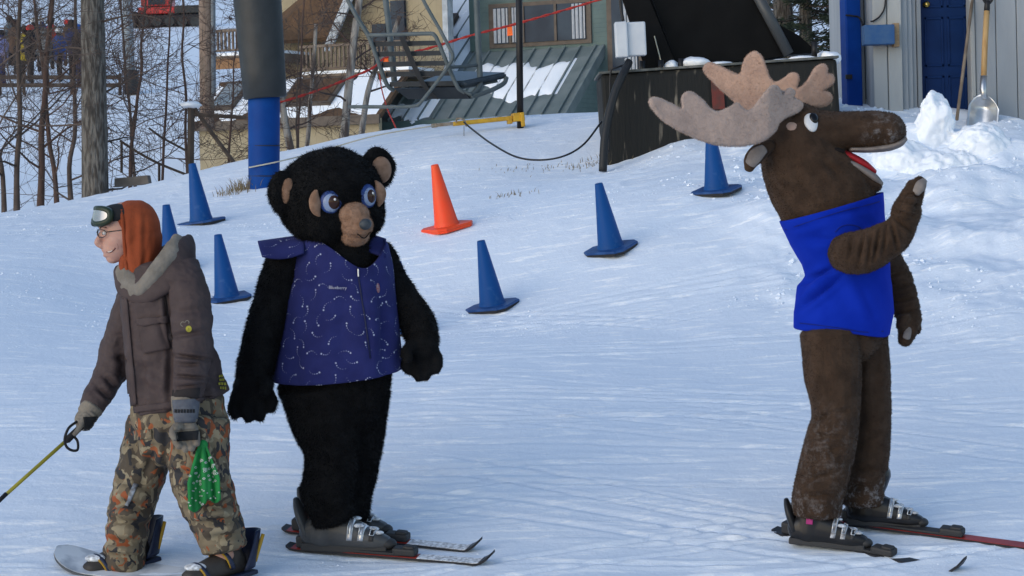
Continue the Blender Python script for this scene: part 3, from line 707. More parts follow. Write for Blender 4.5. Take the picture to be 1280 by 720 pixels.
def text_on(name, b, string, px, py, h, mat, parent, ang=0, lift=.004):
    cu = bpy.data.curves.new('t', 'FONT'); cu.body = string; cu.size = 1; cu.resolution_u = 2
    o = bpy.data.objects.new('t', cu); col.objects.link(o); bpy.context.view_layer.update()
    me = bpy.data.meshes.new_from_object(o.evaluated_get(bpy.context.evaluated_depsgraph_get()))
    V = np.array([v.co for v in me.vertices]); F = [tuple(p.vertices) for p in me.polygons]
    bpy.data.objects.remove(o); out = []
    for v in V:
        x = v[0] * h * 1.35; y = v[1] * h * 1.35; x, y = x * math.cos(ang) - y * math.sin(ang), x * math.sin(ang) + y * math.cos(ang)
        hp, n = stick(b, px + x, py - y); out.append(hp + n * lift if hp is not None else W(px + x, py - y, 10.5))
    return mesh_obj(name, out, F, mat, parent)
def blades(name, src, count, length, width, mat, parent, comb=(0, 0, -1), seed=0, lean=.6, keep=None):
    """pile of a fur suit: thin blades standing on the skin"""
    me = src.data; me.calc_loop_triangles(); off = np.array(parent_loc(parent)); rng = np.random.default_rng(seed)
    V = np.array([v.co for v in me.vertices]) + np.array(parent_loc(src)); T = np.array([t.vertices[:] for t in me.loop_triangles])
    a, b, c_ = V[T[:, 0]], V[T[:, 1]], V[T[:, 2]]; nn = np.cross(b - a, c_ - a); ar = np.linalg.norm(nn, axis=1); nn /= ar[:, None] + 1e-12
    k = rng.choice(len(T), count, p=ar / ar.sum()); u = rng.random((count, 1)); v = rng.random((count, 1)); fl = (u + v) > 1; u = np.where(fl, 1 - u, u); v = np.where(fl, 1 - v, v)
    P = a[k] + u * (b[k] - a[k]) + v * (c_[k] - a[k]); n = nn[k]
    if keep is not None: q = keep(P); P = P[q]; n = n[q]; count = len(P)
    cmb = np.array(comb, float) + .5 * rng.normal(size=(count, 3)); tip = n + lean * cmb; tip /= np.linalg.norm(tip, axis=1)[:, None]
    tip = P + tip * length * (.5 + rng.random((count, 1))); sd_ = np.cross(tip - P, rng.normal(size=(count, 3))); sd_ /= np.linalg.norm(sd_, axis=1)[:, None] + 1e-9
    P = P - n * .002
    VV = np.stack([P - sd_ * width / 2, P + sd_ * width / 2, tip], 1).reshape(-1, 3) - off
    m2 = bpy.data.meshes.new(name); m2.vertices.add(len(VV)); m2.vertices.foreach_set('co', VV.ravel())
    m2.loops.add(len(VV)); m2.loops.foreach_set('vertex_index', np.arange(len(VV), dtype=np.int32)); m2.polygons.add(count)
    m2.polygons.foreach_set('loop_start', np.arange(0, len(VV), 3, dtype=np.int32)); m2.update(calc_edges=True)
    return tag(link(name, m2, mat, parent), None, None, None, 'stuff')

# ------------------------------------------------------------------ ski boots and skis
m_sole = pm('boot_sole', (.03, .03, .032), .6)
m_silver = pm('buckle_metal', (.55, .56, .58), .35, metal=.7)
m_frost = pm('snow_dusted', (.75, .78, .82), .7, (.35, .36, .38), 60)
def ski_boot(root, heel, toe, D, mat, buck, accent=None, scale=1.0):
    h = np.array(heel); t_ = np.array(toe); f = t_ - h; f[2] *= 1; L = np.linalg.norm(f); f = f / L; up = np.array([0, 0, 1.0]); up = up - f * up.dot(f); up /= np.linalg.norm(up); sd_ = np.cross(up, f)   # sd_ = left of forward
    k = L / .33 * scale
    def P(x, y, z): return h + f * x * k + sd_ * y * k + up * z * k
    def lp(rows, ref): return loft([(P(x, y, z), a * k, b_ * k) for x, y, z, a, b_ in rows], 16, 4, ref, True, 2.6)
    parts = [lp([(.02, 0, .062, .046, .050), (.09, 0, .080, .052, .072), (.165, 0, .074, .052, .064), (.235, 0, .056, .050, .046), (.285, 0, .046, .047, .036), (.325, 0, .040, .036, .026)], up),
             lp([(.075, 0, .05, .055, .055), (.085, 0, .14, .058, .066), (.095, 0, .20, .066, .076), (.105, 0, .25, .068, .080)], f)]
    e = fused('ski_boot', parts, .006 * k, mat, root, 3)
    mb = MB(); A = [f, sd_, up]
    mb.box(P(.165, 0, .012), (.34 * k, .07 * k, .03 * k), A, .006); mb.build('sole', m_sole, e)
    sp = loft([(P(.015, 0, .06), .050 * k, .020 * k), (P(-.012, 0, .13), .050 * k, .020 * k), (P(-.026, 0, .165), .040 * k, .016 * k), (P(-.034, 0, .19), .022 * k, .011 * k)], 14, 4, f, True)
    mb = MB(); mb.add(*sp); mb.build('spoiler', mat, e, True)
    toward = -1 if sd_[1] > 0 else 1          # buckles sit on both flanks, straps over the instep
    bb = bvh_world(e)
    def skin(x, q, tilt=0):
        c0 = P(x + tilt * math.sin(q), 0, .055); dr_ = sd_ * math.cos(q) + up * math.sin(q); h_ = bb.ray_cast(Vector(c0 + dr_ * .25 * k), Vector(-dr_), .3 * k)
        return (np.array(h_[0]) if h_[0] is not None else c0 + dr_ * .06 * k) + dr_ * .002
    for i, (x, tl, wd) in enumerate(((.192, .006, .011), (.236, .006, .011), (.278, .004, .009))):
        V = []; qs = np.linspace(-.15, math.pi + .15, 22)
        for q in qs: V += [skin(x - wd, q, tl), skin(x + wd, q, tl)]
        o = mesh_obj('strap', V, [(2 * n, 2 * n + 1, 2 * n + 3, 2 * n + 2) for n in range(len(qs) - 1)], buck if i != 2 else m_sole, e, True); md = o.modifiers.new('t', 'SOLIDIFY'); md.thickness = .007; md.offset = 1
        qc = .75 if toward > 0 else math.pi - .75; dq = .55 if toward > 0 else -.55
        loop = [skin(x - .006, qc + dq, tl), skin(x - .007, qc, tl), skin(x - .006, qc - dq * .8, tl), skin(x + .006, qc - dq * .8, tl), skin(x + .007, qc, tl), skin(x + .006, qc + dq, tl)]
        cen = P(x, 0, .055); loop = [p + (p - cen) / np.linalg.norm(p - cen) * .009 for p in loop]
        MB().tube(loop, .0028, 6, True).build('buckle', m_silver, e, True)
    mb = MB(); mb.add(*ellip(P(.335, 0, .035), (.032 * k, .036 * k, .022 * k), A)); mb.build('toe_lug', m_sole, e, True)
    for n in range(5): mb = MB(); q = (n + .5) / 5; mb.add(*ellip(skin(.19 + .12 * q, 1.4 + .9 * math.sin(n * 2.1), 0), (.022 * k, .020 * k, .008 * k), A)); mb.build('snow_cake', m_frost, e, True)
    if accent is not None:
        mb = MB(); mb.box(P(.085, toward * .064, .115), (.03 * k, .008 * k, .03 * k), A, .003); mb.build('badge', accent, e)
    return e
def ski(tail, tip, tippix, root_label, mt, mdark, bind_at, group, D, w=.075, curl=.055, tipmat=None, fro=True):
    a, b_ = np.array(tail), np.array(tip); f = b_ - a; L = np.linalg.norm(f); f /= L
    up = gnormal(*((a + b_) / 2)[:2]); up = up - f * up.dot(f); up /= np.linalg.norm(up); sd_ = np.cross(up, f)
    e = empty('ski', a, root_label, 'ski', group)
    def body(x0, x1, z0, t, mat, nm, wk=1.0):
        n = 40; V = []; F = []
        for i in range(n + 1):
            x = x0 + (x1 - x0) * i / n; q = x / L
            wd = w * (.82 + .9 * (q - .5) ** 2) * .5 * wk
            if q > .93: wd *= math.sqrt(max(.04, 1 - ((q - .93) / .075) ** 2))
            if q < .015: wd *= .7
            z = curl * max(0, (q - .91) / .09) ** 2 + .012 * max(0, (.06 - q) / .06) ** 2 + z0
            c0 = a + f * x + up * z
            V += [c0 - sd_ * wd, c0 + sd_ * wd, c0 + sd_ * wd + up * t, c0 - sd_ * wd + up * t]
        for i in range(n):
            for k2 in range(4): F.append((i * 4 + k2, i * 4 + (k2 + 1) % 4, i * 4 + 4 + (k2 + 1) % 4, i * 4 + 4 + k2))
        F += [(3, 2, 1, 0), tuple(n * 4 + k2 for k2 in range(4))]
        return mesh_obj(nm, V, F, mat, e)
    body(0, L, .004, .010, mdark, 'core'); body(L * .03, L * .64, .0145, .002, mt, 'top_sheet', .97); body(L * .6405, L * .935, .0145, .002, m_frost if fro else mt, 'front_top_sheet', .97)
    if tipmat: body(L * .94, L, .0148, .003, tipmat, 'tip_guard', 1.03)
    for (x, l, hgt, nm) in ((bind_at - .24, .14, .055, 'heel_binding'), (bind_at + .21, .11, .035, 'toe_binding')):
        mb = MB(); c0 = a + f * x + up * (.018 + hgt / 2)
        mb.box(c0, (l, .062, hgt), [f, sd_, up], .01); mb.box(c0 + f * (-.03 if l > .15 else .02) + up * hgt * .55, (l * .5, .045, hgt * .5), [f, sd_, up], .01)
        mb.build(nm, m_sole, e)
    mb = MB(); mb.box(a + f * bind_at + up * .024, (.38, .058, .012), [f, sd_, up], .003); mb.build('binding_plate', m_sole, e)
    return e
ck_parts = [loft([(W((x0 + x1) / 2, y, CDp + .03 * k), (x1 - x0) / 2 / (FPX / CDp), .10 + .02 * k) for k, (y, x0, x1) in enumerate(CHUNK_ROWS)], 16, 3, (0, 1, 0), True, 3.0),
    ellip(W(1224, 196, CDp - .02), (.26, .30, .26)), ellip(W(1128, 205, CDp - .1), (.24, .28, .17)), ellip(W(1276, 226, CDp + .02), (.36, .32, .24)), ellip(W(1180, 222, CDp - .15), (.45, .35, .2)), ellip(W(1330, 235, CDp), (.4, .4, .25))]
def ck_post(V, Nn):
    r1 = 1 - np.abs(fbm(V * 4.5, 3, 7)) * 2; r3 = 1 - np.abs(fbm(V * 11 + 3, 3, 8)) * 2
    return V + Nn * (.035 * (r1 - .6) + .020 * (r3 - .6) + .006 * fbm(V * 40, 2, 6))[:, None] + np.stack([.02 * fbm(V * 7 + 9, 2, 1), 0 * V[:, 0], .02 * fbm(V * 7 + 19, 2, 2)], -1)
fused('chunk_body', ck_parts, .014, snow2, chunk, 2, ck_post)
# ------------------------------------------------------------------ chalets behind the crest
AL = R(25); EX = np.array([math.cos(AL), -math.sin(AL), 0]); EY = np.array([math.sin(AL), math.cos(AL), 0]); EZ = np.array([0, 0, 1.0])
class Loc:
    def __init__(s, O, root): s.O = np.array(O); s.root = root
    def p(s, x, y, z): return s.O + EX * x + EY * y + EZ * z
    def box(s, name, x0, x1, y0, y1, z0, z1, mat, par=None, bev=0):
        mb = MB(); mb.box(s.p((x0 + x1) / 2, (y0 + y1) / 2, (z0 + z1) / 2), (x1 - x0, y1 - y0, z1 - z0), [EX, EY, EZ], bev); return mb.build(name, mat, par if par is not None else s.root)
    def slab(s, name, pts, n, t, mat, par=None):
        mb = MB(); q = [s.p(*a) for a in pts]; n = EX * n[0] + EY * n[1] + EZ * n[2]; n = n / np.linalg.norm(n) * t; k = len(q)
        mb.add(q + [a + n for a in q], [tuple(range(k - 1, -1, -1)), tuple(range(k, 2 * k))] + [(i, (i + 1) % k, k + (i + 1) % k, k + i) for i in range(k)])
        return mb.build(name, mat, par if par is not None else s.root)
def clap(name, c, c2, pitch, vertical=False):
    m = pm(name, c, .75, c2, 3, 5); nt = m.node_tree; b = nt.nodes['Principled BSDF']
    tc = nt.nodes.new('ShaderNodeTexCoord'); w = nt.nodes.new('ShaderNodeTexWave'); w.wave_type = 'BANDS'; w.bands_direction = 'X' if vertical else 'Z'; w.wave_profile = 'SAW'
    w.inputs['Scale'].default_value = .314 / pitch; w.inputs['Distortion'].default_value = .15; nt.links.new(tc.outputs['Object'], w.inputs['Vector'])
    bp_ = nt.nodes.new('ShaderNodeBump'); bp_.inputs['Strength'].default_value = 1.0; bp_.inputs['Distance'].default_value = .05; nt.links.new(w.outputs['Fac'], bp_.inputs['Height']); nt.links.new(bp_.outputs[0], b.inputs['Normal'])
    return m
m_teal = clap('teal_clapboard', (.115, .165, .165), (.135, .19, .185), .10)
m_metal = pm('grey_metal_roof', (.115, .145, .15), .5, (.16, .19, .195), 2.5, 5, stretch=(1, 1, 1))
m_trimb = pm('brown_window_trim', (.075, .06, .05), .6, (.10, .08, .065), 8); m_glass = pm('dark_window_glass', (.014, .026, .045), .35, (.03, .05, .075), 1.2, spec=.1); m_curt = pm('pale_curtain', (.42, .44, .47), .9, (.28, .30, .33), 22, stretch=(6, 6, .6))
m_ttrim = pm('teal_trim', (.075, .12, .115), .6)
TP = math.tan(R(35)); CP = math.cos(R(35)); SPn = (0, -math.sin(R(35)), math.cos(R(35)))
O = W(592, 66, 55)
ch = empty('teal_chalet', O + EX * .5 - EZ * 3.2, 'teal clapboard chalet with grey standing seam roof and curtained windows', 'house')
L1 = Loc(O, ch)
rp = lambda x, y, h=0: (x, y - h * math.sin(R(35)), y * TP + h * math.cos(R(35)))
rf = L1.slab('roof', [rp(-3.0, -2.25), rp(3.2, -2.25), rp(3.2, 0), rp(0, 0), rp(0, 5.5), rp(-3.0, 5.5)], SPn, -.10, m_metal)
x = -2.95
while x < 3.2:
    y1 = 5.45 if x < -.02 else -.02
    mb = MB(); a, b_ = L1.p(*rp(x, -2.24, .028)), L1.p(*rp(x, y1, .028)); f = (b_ - a); l = np.linalg.norm(f); f /= l; nn = EX * SPn[0] + EY * SPn[1] + EZ * SPn[2]
    mb.box((a + b_) / 2, (.035, l, .056), [EX, f, nn]); mb.build('seam', m_metal, rf); x += .375
L1.box('fascia', -3.05, 3.25, -2.30, -2.252, -2.25 * TP - .20, -2.25 * TP - .0, m_ttrim)
L1.box('front_wall', -2.9, 3.1, -1.95, -1.85, -5, -1.50, m_teal)
L1.slab('end_wall', [(3.12, -1.85, -5), (3.12, .1, -5), (3.12, .1, -.06), (3.12, -2.0, -2.0 * TP - .08)], (1, 0, 0), -.1, m_teal)
L1.slab('rake_board', [rp(3.2, -2.3, -.2), rp(3.2, 0, -.2), rp(3.2, 0, .03), rp(3.2, -2.3, .03)], (1, 0, 0), .05, m_metal)
L1.box('dormer_wall', 0, 6.5, 0.0, .15, -5, 3.2, m_teal)
L1.box('corner_trim', -.07, .05, -.03, 5.2, 0.03, 3.2, m_ttrim)
L1.box('dormer_roof', -.3, 6.8, -.4, 6, 3.2, 3.35, m_metal)
def window(loc, x0, x1, z0, z1, y, panes, curt, par=None):
    w = loc.box('window', x0 - .09, x1 + .09, y - .05, y + .02, z0 - .09, z1 + .09, m_trimb, par)
    n = len(panes) - 1
    for i in range(n):
        a, b_ = panes[i] + .035, panes[i + 1] - .035
        loc.box('pane', a, b_, y - .075, y - .045, z0, z1, m_glass, w)
    for i in range(1, n): loc.box('mullion', panes[i] - .03, panes[i] + .03, y - .105, y - .052, z0, z1, m_trimb, w)
    for (a, b_) in curt:
        V = []; k = 24
        for j in range(2):
            for i in range(k + 1):
                t = i / k; V.append(loc.p(a + (b_ - a) * t, y - .082 - .012 * math.sin(t * 21), z0 + .02 if j == 0 else z1 - .02))
        mesh_obj('curtain', V, [(i, i + 1, k + 2 + i, k + 1 + i) for i in range(k)], m_curt, w, True)
window(L1, .52, 2.86, .16, .98, 0, [.52, .98, 1.30, 2.10, 2.86], [(.56, .92), (1.02, 1.27), (2.50, 2.82)])
window(L1, 3.42, 4.1, -.75, 1.05, 0, [3.42, 4.1], [(3.75, 4.05)])
# skylight in the steep roof and snow lying between the seams
def skylight(loc, xc, yc, w, h, par, rp_, mat_glass=None):
    fr = loc.slab('skylight', [rp_(xc - w / 2, yc - h / 2, .0), rp_(xc + w / 2, yc - h / 2, .0), rp_(xc + w / 2, yc + h / 2, .0), rp_(xc - w / 2, yc + h / 2, .0)], SPn, .14, m_trimb, par)
    loc.slab('pane', [rp_(xc - w / 2 + .07, yc - h / 2 + .06, .142), rp_(xc + w / 2 - .07, yc - h / 2 + .06, .142), rp_(xc + w / 2 - .07, yc + h / 2 - .06, .142), rp_(xc - w / 2 + .07, yc + h / 2 - .06, .142)], SPn, .012, mat_glass or m_glass, fr)
skylight(L1, -1.45, .95, .95, .75, rf, rp)
def snow_sheet(loc, rp_, xs, ylo, yhi, th, par, seed, name='roof_snow'):
    """snow with a ragged edge between two curves"""
    nx_, ny_ = 36, 14; V = []; F = []; rng = np.random.default_rng(seed)
    for j in range(ny_ + 1):
        for i in range(nx_ + 1):
            x = xs[0] + (xs[1] - xs[0]) * i / nx_; wob = lambda k: .22 * float(vnoise(np.array([[x * 2.2 + k, seed, 0]]), 3)[0]) + .1 * float(vnoise(np.array([[x * 7 + k, seed, 0]]), 4)[0])
            a, b_ = ylo(x) + wob(0), yhi(x) + wob(9); t = j / ny_; e = min(t, 1 - t, i / nx_, 1 - i / nx_)
            V.append(loc.p(*rp_(x, a + (b_ - a) * t, .006 + th * min(1, e * 9))))
    for j in range(ny_):
        for i in range(nx_): F.append((j * (nx_ + 1) + i, j * (nx_ + 1) + i + 1, (j + 1) * (nx_ + 1) + i + 1, (j + 1) * (nx_ + 1) + i))
    return mesh_obj(name, V, F, snow2, par, True)
snow_sheet(L1, rp, (.35, 2.75), lambda x: -1.55 + .25 * (x > 1.6) * 0 + .35 * math.exp(-((x - .6) / .5) ** 2), lambda x: -.45 - .05 * x, .05, rf, 2)
snow_sheet(L1, rp, (-2.75, -.12), lambda x: -.9 + .25 * x, lambda x: .5, .042, rf, 4)
snow_sheet(L1, rp, (-2.95, -.05), lambda x: 1.35, lambda x: 5.2, .042, rf, 6)
snow_sheet(L1, rp, (-.98, -.1), lambda x: .45, lambda x: 1.5, .042, rf, 7)
snow_sheet(L1, rp, (-2.95, -.1), lambda x: -2.1, lambda x: -1.6 + .1 * x, .03, rf, 9)
# tan chalet
m_tanw = clap('tan_board_siding', (.30, .255, .17), (.26, .22, .145), .14, True); m_brs = pm('brown_shingles', (.105, .062, .036), .85, (.075, .046, .028), 5, 6, .6, 14, bdist=.05); m_wood = pm('weathered_deck_wood', (.17, .135, .105), .8, (.13, .10, .08), 7); m_pale = pm('pale_snowy_trim', (.42, .46, .50), .8, (.30, .33, .36), 6)
O2 = W(310, 150, 53)
tc2 = empty('tan_chalet', O2 - EZ * 2.5, 'tan boarded chalet with skylights, brown shingle roof and railed wooden decks', 'house')
L2 = Loc(O2, tc2)
L2.box('lower_wall', -1.35, 3.2, .12, .25, -4, -.03, m_tanw)
r2 = L2.slab('lower_roof', [rp(-1.5, 0), rp(3.3, 0), rp(3.3, 1.35), rp(-1.5, 1.35)], SPn, -.1, m_brs)
L2.box('eave_board', -1.5, 3.3, -.06, -.002, -.2, .0, m_trimb)
snow_sheet(L2, rp, (-1.5, 3.2), lambda x: .12, lambda x: 1.3, .05, r2, 12)
m_sg = pm('grey_skylight_glass', (.17, .21, .24), .3, (.22, .26, .29), 3)
for xc in (-.85, .98, 1.62): skylight(L2, xc, .72, .62, .85, r2, rp, m_sg if xc < 0 else m_brs)
zd = 1.35 * TP
L2.box('upper_wall', -1.35, 3.6, 2.7, 2.85, zd - .2, 3.6, m_tanw)
def deck(x0, x1, y0, y1, z, h, n):
    d = L2.box('deck', x0, x1, y0, y1, z - .14, z, m_wood)
    L2.box('deck_snow', x0 + .02, x1 - .02, y0 + .03, y1, z + .003, z + .07, snow2, d)
    L2.box('top_rail', x0, x1, y0 + .0, y0 + .09, z + h - .06, z + h, m_wood, d); L2.box('bottom_rail', x0, x1, y0 + .02, y0 + .07, z + .10, z + .15, m_wood, d)
    for i in range(n):
        xx = x0 + .05 + (x1 - x0 - .1) * i / (n - 1); L2.box('baluster', xx - .022, xx + .022, y0 + .025, y0 + .065, z + .151, z + h - .061, m_wood, d)
deck(.55, 3.3, 1.40, 2.68, zd + .06, .66, 26)
deck(-1.5, .2, 1.15, 2.68, 1.52, .60, 17)
L2.box('deck_beam', -1.5, .2, 1.10, 1.148, 1.22, 1.45, pm('orange_brown_beam', (.22, .12, .06), .7))
L2.box('door_glass', 1.75, 2.1, 2.62, 2.698, zd + .2, zd + 1.2, m_glass)
gx = 1.35
L2.slab('upper_roof', [(-.9, 2.2, zd + .85), (gx - .45, 2.2, zd + .85), (gx + .6, 2.5, 3.9), (-.9, 4.6, 3.9)], (0, -.6, .8), .1, m_brs)
L2.slab('rake_board', [(gx - .62, 2.1, zd + .62), (gx - .40, 2.1, zd + .62), (gx + .72, 2.1, 3.7), (gx + .50, 2.1, 3.7)], (0, 1, 0), .08, m_pale)
L2.box('gable_window', 2.25, 2.6, 2.6, 2.71, zd + .75, zd + 1.7, m_glass)
L2.box('corner_post', 3.55, 3.68, 2.62, 2.9, zd - .3, 3.6, m_pale)
# grey-blue house behind the blue post
gb = empty('grey_blue_house', W(1078, 150, 34) - EZ, 'grey-blue clapboard house wall showing behind the blue post', 'house')
m_gb = clap('grey_blue_clapboard', (.20, .255, .27), (.23, .28, .30), .11)
mb = MB(); q = W(1112, 100, 34); mb.box(q + np.array([.6, 1.5, 0]), (1.9, 3, 5), None, .01); mb.build('wall', m_gb, gb)
mb = MB(); mb.box(q + np.array([.6, 1.5, 2.6]), (2.4, 3.6, .18), None, .01); mb.build('roof', m_metal, gb)
mb = MB(); mb.box(q + np.array([-.37, -.02, 0]), (.10, .05, 5), None, .005); mb.build('corner_board', m_pale, gb)

# ------------------------------------------------------------------ trees
def bark(name, c, c2, sc=26): return pm(name, c, .9, c2, sc, 8, 1.0, 30, stretch=(1.5, 1.5, .3), bdist=.03, thr=(.42, .58))
m_bk = bark('grey_bark', (.055, .048, .042), (.15, .14, .125)); m_twig = pm('brown_twig', (.065, .049, .041), .9, (.105, .080, .068), 4); m_twig2 = pm('reddish_twig', (.10, .062, .05), .9, (.07, .048, .04), 4)
m_birch = bark('birch_bark', (.40, .36, .31), (.12, .09, .075), 9)
def grow(mb, p, d, length, r, lev, rng, seg=5, droop=.0, spread=.75, kids=(6, 10), curl=.15):
    n = 5 + (lev > 1) * 2; P = [np.array(p)]; dd = np.array(d, float)
    for i in range(n):
        dd = dd + rng.normal(size=3) * curl + np.array([0, 0, droop]); dd /= np.linalg.norm(dd); P.append(P[-1] + dd * length / n)
    rr = [r * (1 - .75 * i / n) for i in range(n + 1)]
    mb.tube(P, rr, seg if lev > 1 else 4, cap=False)
    if lev <= 0: return
    for k in range(rng.integers(*kids)):
        t = .25 + .75 * rng.random(); i = min(n - 1, int(t * n)); q = P[i] + (P[i + 1] - P[i]) * (t * n - i)
        base = P[i + 1] - P[i]; base /= np.linalg.norm(base); sd_ = rng.normal(size=3); sd_ -= base * sd_.dot(base); sd_ /= np.linalg.norm(sd_)
        nd = base * (1 - spread * .5) + sd_ * spread; nd /= np.linalg.norm(nd)
        grow(mb, q, nd, length * (.38 + .3 * rng.random()), max(.0026, rr[i] * (.36 + .14 * rng.random())), lev - 1, rng, seg, droop, spread, kids, curl)
def tree(name, px, row, d, h, r, seed, label, trunk_mat, twig_mat, lean=(0, 0), boughs=10, group=None, lo=.2, lev=2, blen=.35, trunk_pts=None, up=.25):
    rng = np.random.default_rng(seed); b = W(px, row, d)
    e = empty(name, b, label, 'tree', group)
    n = 10; P = [b - np.array([0, 0, .3])]
    for i in range(1, n + 1):
        t = i / n; P.append(b + np.array([lean[0] * t * h + .0035 * h * rng.normal(), lean[1] * t * h + .02 * rng.normal(), h * t]))
    if trunk_pts: P = [W(x, y, d) for x, y in trunk_pts]; n = len(P) - 1
    Pc = curve_pts(P, 4); rr = [r * (1 - .7 * i / (len(Pc) - 1)) * (1 + .35 * max(0, 1 - i / 3)) for i in range(len(Pc))] if not trunk_pts else [r * (1 - .25 * i / (len(Pc) - 1)) for i in range(len(Pc))]
    MB().tube(Pc, rr, 14 if r > .08 else 7).build('trunk', trunk_mat, e, True)
    mb = MB()
    for k in range(boughs):
        t = lo + (1 - lo) * (k + rng.random()) / boughs; i = min(len(Pc) - 2, int(t * (len(Pc) - 1))); a = rng.random() * 6.28
        dd = np.array([math.cos(a), math.sin(a) * .7, up + .4 * rng.random()]); dd /= np.linalg.norm(dd)
        grow(mb, Pc[i], dd, h * blen * (1.1 - .6 * t) * (.7 + .6 * rng.random()), min(rr[i] * .42, .013), lev, rng)
    if mb.v: tag(mb.build('branches', twig_mat, e), None, None, None, 'stuff')
    return e
tree('tree', 118, 262, 22.6, 6.0, .135, 1, 'thick grey-barked tree trunk rising behind the snow crest', m_bk, m_twig, boughs=9, lo=.10, blen=.20, trunk_pts=[(119, 275), (119, 240), (117.5, 120), (115.5, 0), (113, -160)], up=.0)
TR = [(20, 258, 23.0, 3.8, .030, 'slender bare tree at the edge of the crest with reddish trunk', (.06, 0), 13),
 (48, 258, 23.4, 3.6, .036, 'reddish bare tree forking beside the thick grey trunk', (.10, 0), 13),
 (-15, 262, 22.6, 3.8, .03, 'grey bare sapling leaning at the crest edge', (.03, 0), 13),
 (72, 256, 24.5, 3.0, .028, 'low twiggy sapling next to the thick trunk', (-.08, 0), 13),
 (5, 262, 25.0, 3.4, .028, 'bare twiggy tree in the thicket by the queue', (-.05, 0), 13),
 (160, 250, 24.0, 2.6, .022, 'thin arching sapling in front of the far snow slope', (.12, 0), 11),
 (90, 250, 27, 3.6, .03, 'bare tree with dense fine twigs behind the thicket', (.05, 0), 12),
 (200, 240, 24.5, 2.6, .016, 'low shrub of arching twigs left of the dark timber post', (.10, 0), 12),
 (172, 245, 26, 3.2, .02, 'fine-twigged shrub in front of the snowcat slope', (-.06, 0), 12),
 (285, 212, 24.2, 1.5, .014, 'small bare shrub below the tan chalet wall', (.1, 0), 11),
 (370, 195, 24.5, 1.5, .011, 'bare shrub between blue pad and birches', (.05, 0), 8),
 (372, 200, 27, 3.0, .015, 'bare shrub reaching up in front of the brown shingle roof', (.06, 0), 7)]
for i, (px, row, d, h, r, lab, ln, bo) in enumerate(TR):
    tree('bare_tree', px, row, d, h, r, 20 + i, lab, m_twig2 if i % 2 else m_twig, m_twig2 if i % 2 else m_twig, ln, bo, 'bare trees along the crest', .08, 2, .42)
tree('sapling', 236, 220, 25, 4.2, .016, 60, 'straight thin sapling standing beside the dark timber post', m_twig2, m_twig2, (-.01, 0), 12, None, .2, 1, .2)
tree('birch', 432, 178, 26, 4, .050, 61, 'tallest pale birch trunk in front of the chalet deck', m_birch, m_twig2, boughs=7, lo=.2, blen=.22, trunk_pts=[(430, 180), (433, 140), (438, 90), (443, 45), (449, 0), (454, -60)])
tree('birch', 456, 172, 26.5, 3, .036, 62, 'leaning pale birch under the lift chair', m_birch, m_twig2, boughs=4, lo=.3, blen=.25, trunk_pts=[(451, 175), (455, 145), (460, 115), (470, 85), (487, 55), (500, 20)])
tree('birch', 358, 200, 25.5, 2, .045, 63, 'short pale birch stem beside the blue pad', m_birch, m_twig2, boughs=6, lo=.3, blen=.35, trunk_pts=[(366, 200), (361, 175), (356, 150), (352, 120), (346, 80)])
tree('birch', 384, 190, 26, 2, .026, 64, 'slim pale birch stem in front of the skylights', m_birch, m_twig2, boughs=4, lo=.3, blen=.25, trunk_pts=[(383, 190), (386, 160), (388, 125), (392, 80), (395, 30)])
tree('tree', 978, 120, 27, 5, .13, 65, 'grey tree trunk standing behind the black housing', m_bk, m_twig, boughs=16, lo=.35, blen=.25, trunk_pts=[(985, 140), (982, 60), (978, 0), (974, -80)])
# dark spruces behind the housing
m_ndl = pm('spruce_needles', (.012, .020, .012), .9, (.03, .042, .024), 6)
def spruce(px, row, d, h, rad, seed, label):
    rng = np.random.default_rng(seed); b = W(px, row, d); e = empty('spruce', b, label, 'tree', 'spruces behind the shed')
    MB().tube([b, b + np.array([0, 0, h])], [.09, .01], 8).build('trunk', m_bk, e, True)
    br = MB(); V = []; 
    for k in range(90):
        t = (k + rng.random()) / 90; z = h * (.05 + .93 * t); a = rng.random() * 6.28; l = rad * (1 - t) * (.7 + .5 * rng.random()) + .1
        dr_ = np.array([math.cos(a), math.sin(a), -.18]); P = [b + np.array([0, 0, z]) + dr_ * l * q + np.array([0, 0, .12 * l * q * q]) for q in (0, .35, .7, 1)]
        br.tube(P, [.012, .009, .006, .003], 4, cap=False)
        nb = 130; q = rng.random(nb); pos = np.array([P[0] + (P[3] - P[0]) * v for v in q]) + rng.normal(size=(nb, 3)) * np.array([.05, .05, .02])
        side = np.stack([-math.sin(a) * rng.choice([-1, 1], nb), math.cos(a) * rng.choice([-1, 1], nb), -.35 * rng.random(nb)], -1) + dr_ * .7
        side /= np.linalg.norm(side, axis=1)[:, None]; tip = pos + side * (.05 + .09 * rng.random((nb, 1))); wv = np.cross(side, rng.normal(size=(nb, 3))); wv /= np.linalg.norm(wv, axis=1)[:, None]
        V.append(np.stack([pos - wv * .008, pos + wv * .008, tip], 1).reshape(-1, 3))
    br.build('boughs', m_twig, e); V = np.concatenate(V)
    o = mesh_obj('needles', V, [(3 * i, 3 * i + 1, 3 * i + 2) for i in range(len(V) // 3)], m_ndl, e); tag(o, None, None, None, 'stuff')
spruce(1010, 150, 26.5, 4.2, 1.0, 3, 'dark spruce directly behind the black rear wedge')
spruce(1062, 140, 25.5, 3.2, .55, 4, 'small dark spruce showing beside the blue post')
spruce(960, 150, 30, 5.5, 1.3, 5, 'tall dark spruce behind the grey trunk')

